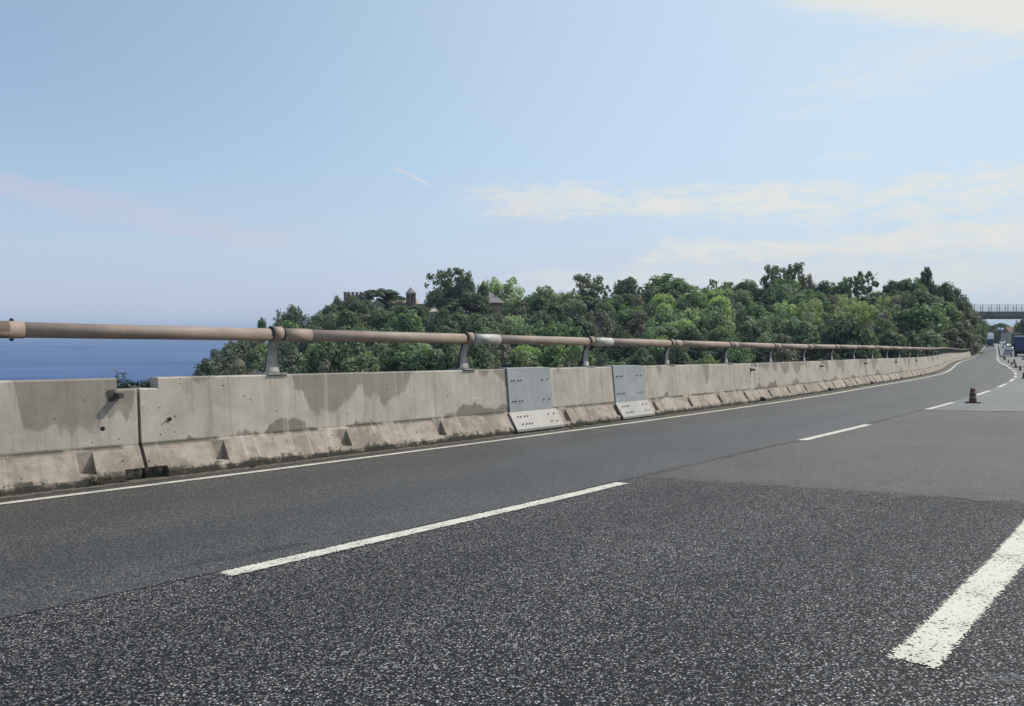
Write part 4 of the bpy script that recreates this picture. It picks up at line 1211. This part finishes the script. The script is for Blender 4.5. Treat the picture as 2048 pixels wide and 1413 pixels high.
truck(336, 5.35, 'oncoming dark truck with white roof fairing in the single open lane', -1, M_CAB, M_TRUCKW, 10, 4.6)
truck(400, 5.3, 'white box truck following close behind the dark oncoming truck', -1, M_TRUCKW, M_TRUCKW, 10, 5.4)
truck(184, -.62, 'blue covered lorry seen from behind at the right photo edge', 1, M_CAB, M_TARP, 12.5, 3.75, True, M_TRUCKW)
truck(300, -1.9, 'grey lorry with pale roof ahead of the blue lorry', 1, M_CAB, M_CONC2, 12, 4.9, True, M_TRUCKW)
def car(s, t, label, heading, cm, sc=1.0):
    fr = RF(s, t, .006)
    if heading < 0: fr = fr @ Matrix.Rotation(PI, 4, 'Z')
    r = empty('car', fr @ Matrix.Scale(sc, 4), label, 'car', 'cars queuing beside the lorries')
    prof = [(-2.1, .3), (2.1, .3), (2.15, .62), (2.0, .82), (1.0, .95), (.35, 1.42), (-1.2, 1.46), (-1.95, 1.0), (-2.15, .9)]
    m = MB(); m.prism(prof, -.86, .86, axis=1); m.build('body', cm, r, bevel=.09)
    m = MB(); m.prism([(1.005, .99), (.38, 1.41), (.40, 1.425), (1.025, 1.0)], -.70, .70, axis=1); m.build('windscreen', M_WIN, r)
    m = MB(); m.prism([(-1.24, 1.43), (-1.90, 1.04), (-1.92, 1.06), (-1.26, 1.45)], -.68, .68, axis=1); m.build('rear_window', M_WIN, r)
    for sg in (-1, 1):
        m = MB(); m.prism([(.85, 1.0), (.3, 1.36), (-1.1, 1.39), (-1.6, 1.02)], sg * .865 - .006, sg * .865 + .006, axis=1); m.build('side_window', M_WIN, r)
        m = MB(); m.box((2.1, sg * .62, .68), (.12, .34, .14)); m.build('headlight', M_LAMP, r)
        m = MB(); m.box((-2.1, sg * .66, .82), (.12, .26, .16)); m.build('tail_light', M_RED, r)
        wheel(r, 1.3, sg * .78, .31, .2); wheel(r, -1.3, sg * .78, .31, .2)
    return r
car(178, 1.75, 'white car just left of the blue lorry, nearest of the queue', 1, M_CAR, .82)
car(246, .7, 'white car in the queue, second left of the blue lorry', 1, M_CAR)
car(305, 1.0, 'white car in the queue, third and farthest left of the lorry', 1, M_CAR)
car(420, .4, 'tiny white car far up the rising road beyond the overpass', -1, M_CAR, 1.1)

# far trees and house behind the overpass
def far_tree(key, x, ytop, wpx, d, ybase, label): hill_tree(key, x, ytop, wpx, d, label, 'trees beyond the overpass', .2, ybase)
far_tree('mid', 1957, 641, 26, 250, 694, 'green tree under the left part of the overpass')
far_tree('dark', 1972, 648, 22, 420, 692, 'dark green tree behind the oncoming trucks')
far_tree('pine', 1999, 644, 40, 400, 690, 'umbrella pine seen under the overpass')
far_tree('dark', 2046, 640, 30, 260, 700, 'dark tree at the right photo edge under the overpass')
far_tree('dark', 2036, 654, 22, 280, 698, 'smaller dark tree left of the one at the right photo edge')
far_tree('dark', 2012, 661, 26, 430, 690, 'low dark trees on the horizon right of the umbrella pine')
far_tree('dark', 2024, 664, 22, 430, 690, 'low dark bush on the horizon before the red roof')
far_tree('dark', 1988, 660, 26, 420, 690, 'dark tree filling the gap left of the umbrella pine')
far_tree('dark', 2066, 646, 40, 300, 700, 'dark tree beyond the right photo edge')
far_tree('mid', 2090, 650, 40, 320, 700, 'green tree beyond the right photo edge')
for i, x in enumerate((1952, 1964, 1976, 1990, 2004, 2016, 2030, 2044, 2058)):
    far_tree('dark' if i % 2 else 'mid', x, 666 + (i * 7) % 5, 26, 560, 694, 'distant tree of the hedge closing the view at the end of the road')
D_ = 380.0; u = D_ / 1500
r = empty('red_roof_house', on(2030, 692, D_), 'house with red tiled roof behind the lorries', 'house')
M_RTILE = simple('red_tiles', (.26, .12, .09), .85, 0, .2, 2)
m = MB(); m.box((0, 3, 3.3), (24 * u, 6, 6.6)); m.build('wall', M_CREAM, r)
m = MB(); m.prism([(-.4, 6.6), (6.4, 6.6), (3, (692 - 654) * u)], -12.6 * u, 12.6 * u); m.build('roof', M_RTILE, r)

# ---------------------------------------------------------------- plants by the barrier
def leafy(name, mat, n, hgt, spread, lw, seed, leafm, label, cat):
    q = random.Random(seed); r = empty(name, mat, label, cat)
    st = MB(); lf = MB()
    for i in range(n):
        a = q.uniform(0, 2 * PI); tip = Vector((math.cos(a) * spread * q.uniform(.2, 1), math.sin(a) * spread * q.uniform(.2, 1), hgt * q.uniform(.5, 1)))
        mid = tip * .5 + Vector((0, 0, hgt * .12))
        st.tube([(0, 0, -.05), mid, tip], [.004, .003, .0015], 5)
        for k in range(7):
            f = .3 + .7 * k / 6
            p = mid * (2 * f * (1 - f)) + tip * (f * f)
            p = Vector((tip.x * f, tip.y * f, tip.z * f + hgt * .1 * math.sin(f * PI)))
            b = q.uniform(0, 2 * PI); d = Vector((math.cos(b), math.sin(b), q.uniform(-.2, .5))).normalized(); w = d.cross(Vector((0, 0, 1))).normalized()
            l = lw * q.uniform(.6, 1.2)
            lf.add([p, p + d * l * .5 + w * l * .28 + Vector((0, 0, .006)), p + d * l, p + d * l * .5 - w * l * .28 + Vector((0, 0, .006))], [(0, 1, 2, 3)])
    st.build('stem', leafm, r); lf.build('leaves', leafm, r, fix=False)
    return r
M_WEED = simple('weed_green', (.055, .105, .035), .6, 0, .3, 20)
M_WEEDD = simple('dark_shrub_green', (.022, .04, .018), .7, 0, .3, 20)
leafy('weed', RF(2.84, TB + .42, .86), 5, .20, .10, .055, 3, M_WEED, 'small bright green weed growing behind the open barrier joint', 'weed')
o = bpy.data.objects.new('ivy', leaves_mesh('ivy', [(random.Random(i).uniform(-.42, .32), random.Random(i + 50).uniform(-.06, .1), random.Random(i + 90).uniform(-.20, -.02), .07, .3) for i in range(34)], 2600, .022, M_F_DARK, 31))
COL.objects.link(o); o.matrix_world = RF(2.98, TB + .55, .945); tag(o, 'dark ivy clump filling the notch behind the open barrier joint', 'ivy')
leafy('weed', RF(3.27, TB + .22, .55), 3, .03, .05, .02, 8, M_WEED, 'tiny weed sprouting from the drain hole right of the open joint', 'weed')
leafy('weed', RF(2.5, TB - .01, .0), 7, .09, .12, .03, 9, simple('dry_weed', (.16, .13, .07), .8, 0, .3, 20), 'dry tuft at the foot of the barrier beside the open joint', 'weed')
# moss, grit and small weeds in the gutter along the barrier foot
urs = random.Random(21); ub = []
for i in range(520):
    s = -6 + 60 * urs.random() ** 1.5
    if mnoise.noise((s * .8, 3, 1)) < -.12: continue
    ub.append((*W(RP(s, TB - .005 - abs(urs.gauss(0, .03)), .004)), urs.uniform(.008, .030), urs.uniform(0, .6)))
o = bpy.data.objects.new('moss', leaves_mesh('moss', ub, 9000, .008, foliage('moss_mat', (.02, .02, .012), (.085, .075, .04), .05), 77, .6)); COL.objects.link(o)
tag(o, 'dark moss and grit lying along the foot of the barrier', 'moss', None, 'stuff')
ub = []
for i in range(60):
    s = 10.0 + 1.6 * urs.random()
    ub.append((*W(RP(s, TB - .02 - abs(urs.gauss(0, .03)), .01)), urs.uniform(.012, .035), urs.uniform(.3, 1)))
o = bpy.data.objects.new('gutter_weeds', leaves_mesh('gutter_weeds', ub, 1500, .012, foliage('weed_mat', (.05, .06, .02), (.2, .19, .07), .2), 78, .7)); COL.objects.link(o)
tag(o, 'yellow-green weeds in the gutter between the two steel covers', 'weeds', None, 'stuff')

# ---------------------------------------------------------------- sky, sun, camera
SUN_AZ, SUN_EL = math.radians(68), math.radians(47)
w = bpy.data.worlds.new('World'); scene.world = w; w.use_nodes = True
nt = NT(w.node_tree); bg = nt.n['Background']
sky = nt.node('ShaderNodeTexSky'); sky.sky_type = 'NISHITA'; sky.sun_disc = False
sky.sun_elevation = SUN_EL; sky.sun_rotation = SUN_AZ; sky.altitude = 50; sky.air_density = 1.0; sky.dust_density = .4; sky.ozone_density = 3.0
d3 = nt.coord('Generated'); dx, dy, dz = nt.xyz(d3)[0:3]
az = nt.math('ARCTAN2', dx, dy); el = nt.math('ARCSINE', dz)
DEG = 57.29578
az = nt.mul(az, DEG); el = nt.mul(el, DEG)
warp = nt.noise(nt.combine(nt.mul(az, .10), nt.mul(el, .22), 0.0), 1.0, 4, .6)
elw = nt.add(el, nt.mul(nt.sub(warp, .5), 2.4))
fine = nt.noise(nt.combine(nt.mul(nt.add(az, nt.mul(el, .35)), .30), nt.mul(elw, 1.25), 3.0), 1.0, 7, .62)
fine2 = nt.noise(nt.combine(nt.mul(az, .9), nt.mul(elw, 2.6), 9.0), 1.0, 5, .6)
tex = nt.add(nt.mul(fine, .72), nt.mul(fine2, .28))
def band(a0, a1, e0, slope, wid, lo, soft=3.0, top=1.0, raw=False):
    """a drifting streak of cirrus between two bearings"""
    c0 = nt.add(e0, nt.mul(nt.sub(az, (a0 + a1) / 2), slope))
    q = nt.math('ABSOLUTE', nt.math('DIVIDE', nt.sub(el if raw else elw, c0), wid))
    g = nt.step(q, 1.25, .15)
    g = nt.mul(g, nt.mul(nt.step(az, a0 - soft, a0 + soft), nt.step(az, a1 + soft, a1 - soft)))
    # the streak breaks up towards its rim
    return nt.mul(nt.step(nt.add(tex, nt.mul(nt.sub(g, 1.0), .42)), lo, lo + .30), nt.mul(nt.step(g, 0.0, .25), top))
cl = None
for a_ in [
        (-5, 27, 9.5, -.03, 2.4, .29, 5, .80), (7, 25, 9.3, -.03, 1.6, .28, 4, 1.0), (9, 44, 6.1, .03, 1.8, .31, 4, .95), (22, 60, 10.3, .12, 3.6, .34, 5, .95), (18, 60, 6.6, .05, 2.4, .30, 5, .8),
        (-2, 44, 3.8, .0, 1.8, .26, 6, .5), (14, 82, 21.4, -.30, 7.5, -.22, 9, 1.0), (18, 70, 20.5, .2, 4, .30, 8, .4), (22, 25.5, 11.9, 0, .5, .2, 1.4, .35),
        (-40, -15, 8.2, -.16, 1.5, .26, 4, .55), (-40, -22, 8.9, -.1, 1.2, .22, 4, .5), (-9.1, -5.8, 11.5, -.43, .17, .22, .9, .62, True)]:
    v = band(*a_); cl = v if cl is None else nt.math('MAXIMUM', cl, v)
ST = .12
def lin(r, g, b):
    return tuple((((c / 255 + .055) / 1.055) ** 2.4) / ST for c in (r, g, b))
skyc = nt.mix(1.0, sky.outputs[0], (1.0, 1.04, 1.05), 'MULTIPLY')
# thin high veil thickening towards the sun, and sea haze along the horizon
skyc = nt.mix(nt.add(.28, nt.mul(nt.step(az, -46, 30), .58)), skyc, lin(209, 231, 247))
side = nt.step(az, -34, 34)
hzc = nt.mix(side, lin(190, 202, 225), lin(211, 222, 231))
skyc = nt.mix(nt.mul(nt.step(el, 13.0, 1.0), .92), skyc, hzc)
# large soft unevenness of the veil
skyc = nt.mix(nt.mul(nt.step(nt.noise(nt.combine(nt.mul(az, .05), nt.mul(elw, .16), 5.0), 1.0, 4, .55), .45, .75), nt.mul(nt.step(el, 16.0, 6.0), .22)), skyc, lin(190, 194, 212))
CLOUD = nt.mix(nt.step(az, -24, 6), lin(206, 202, 216), lin(240, 235, 222))
out = nt.mix(nt.mul(cl, .74), skyc, CLOUD)
nt.put(bg.inputs['Color'], out); bg.inputs['Strength'].default_value = ST
sd = bpy.data.lights.new('sun', 'SUN'); sd.energy = 3.6; sd.angle = math.radians(.55); sd.color = (1, .95, .86)
so = bpy.data.objects.new('sun', sd); COL.objects.link(so)
sv = Vector((math.sin(SUN_AZ) * math.cos(SUN_EL), math.cos(SUN_AZ) * math.cos(SUN_EL), math.sin(SUN_EL)))
so.rotation_euler = sv.to_track_quat('Z', 'Y').to_euler()
cd = bpy.data.cameras.new('camera'); co = bpy.data.objects.new('camera', cd); COL.objects.link(co)
cd.sensor_width = 36; cd.lens = 36 * 1500 / 2048; cd.clip_end = 150000; cd.clip_start = .05
co.matrix_world = ML @ Matrix.Translation((0, 0, HCAM)) @ Matrix.Rotation(PI / 2, 4, 'X')
scene.camera = co
scene.view_settings.view_transform = 'Standard'; scene.view_settings.look = 'None'; scene.view_settings.exposure = 0.0; scene.view_settings.gamma = 1
scene.cycles.max_bounces = 6; scene.cycles.diffuse_bounces = 3; scene.cycles.glossy_bounces = 2; scene.cycles.transmission_bounces = 2
scene.cycles.caustics_reflective = False; scene.cycles.caustics_refractive = False

# ---------------------------------------------------------------- sea haze
HZ = 62000.0
mb = MB(); mb.box((0, HZ - 5000, (-110 + 62) / 2), (2 * HZ, 2 * HZ, 172))
hm = bpy.data.materials.new('haze_air'); hm.use_nodes = True; nt = NT(hm.node_tree)
for n in list(nt.n):
    if n.type == 'BSDF_PRINCIPLED': nt.n.remove(n)
pv = nt.node('ShaderNodeVolumePrincipled'); pv.inputs['Color'].default_value = (.58, .72, .94, 1); pv.inputs['Density'].default_value = .00017; pv.inputs['Anisotropy'].default_value = 0
nt.l.new(pv.outputs[0], nt.n['Material Output'].inputs['Volume'])
hz_ = mb.build('haze', hm); tag(hz_, kind='stuff')
scene.cycles.volume_bounces = 0
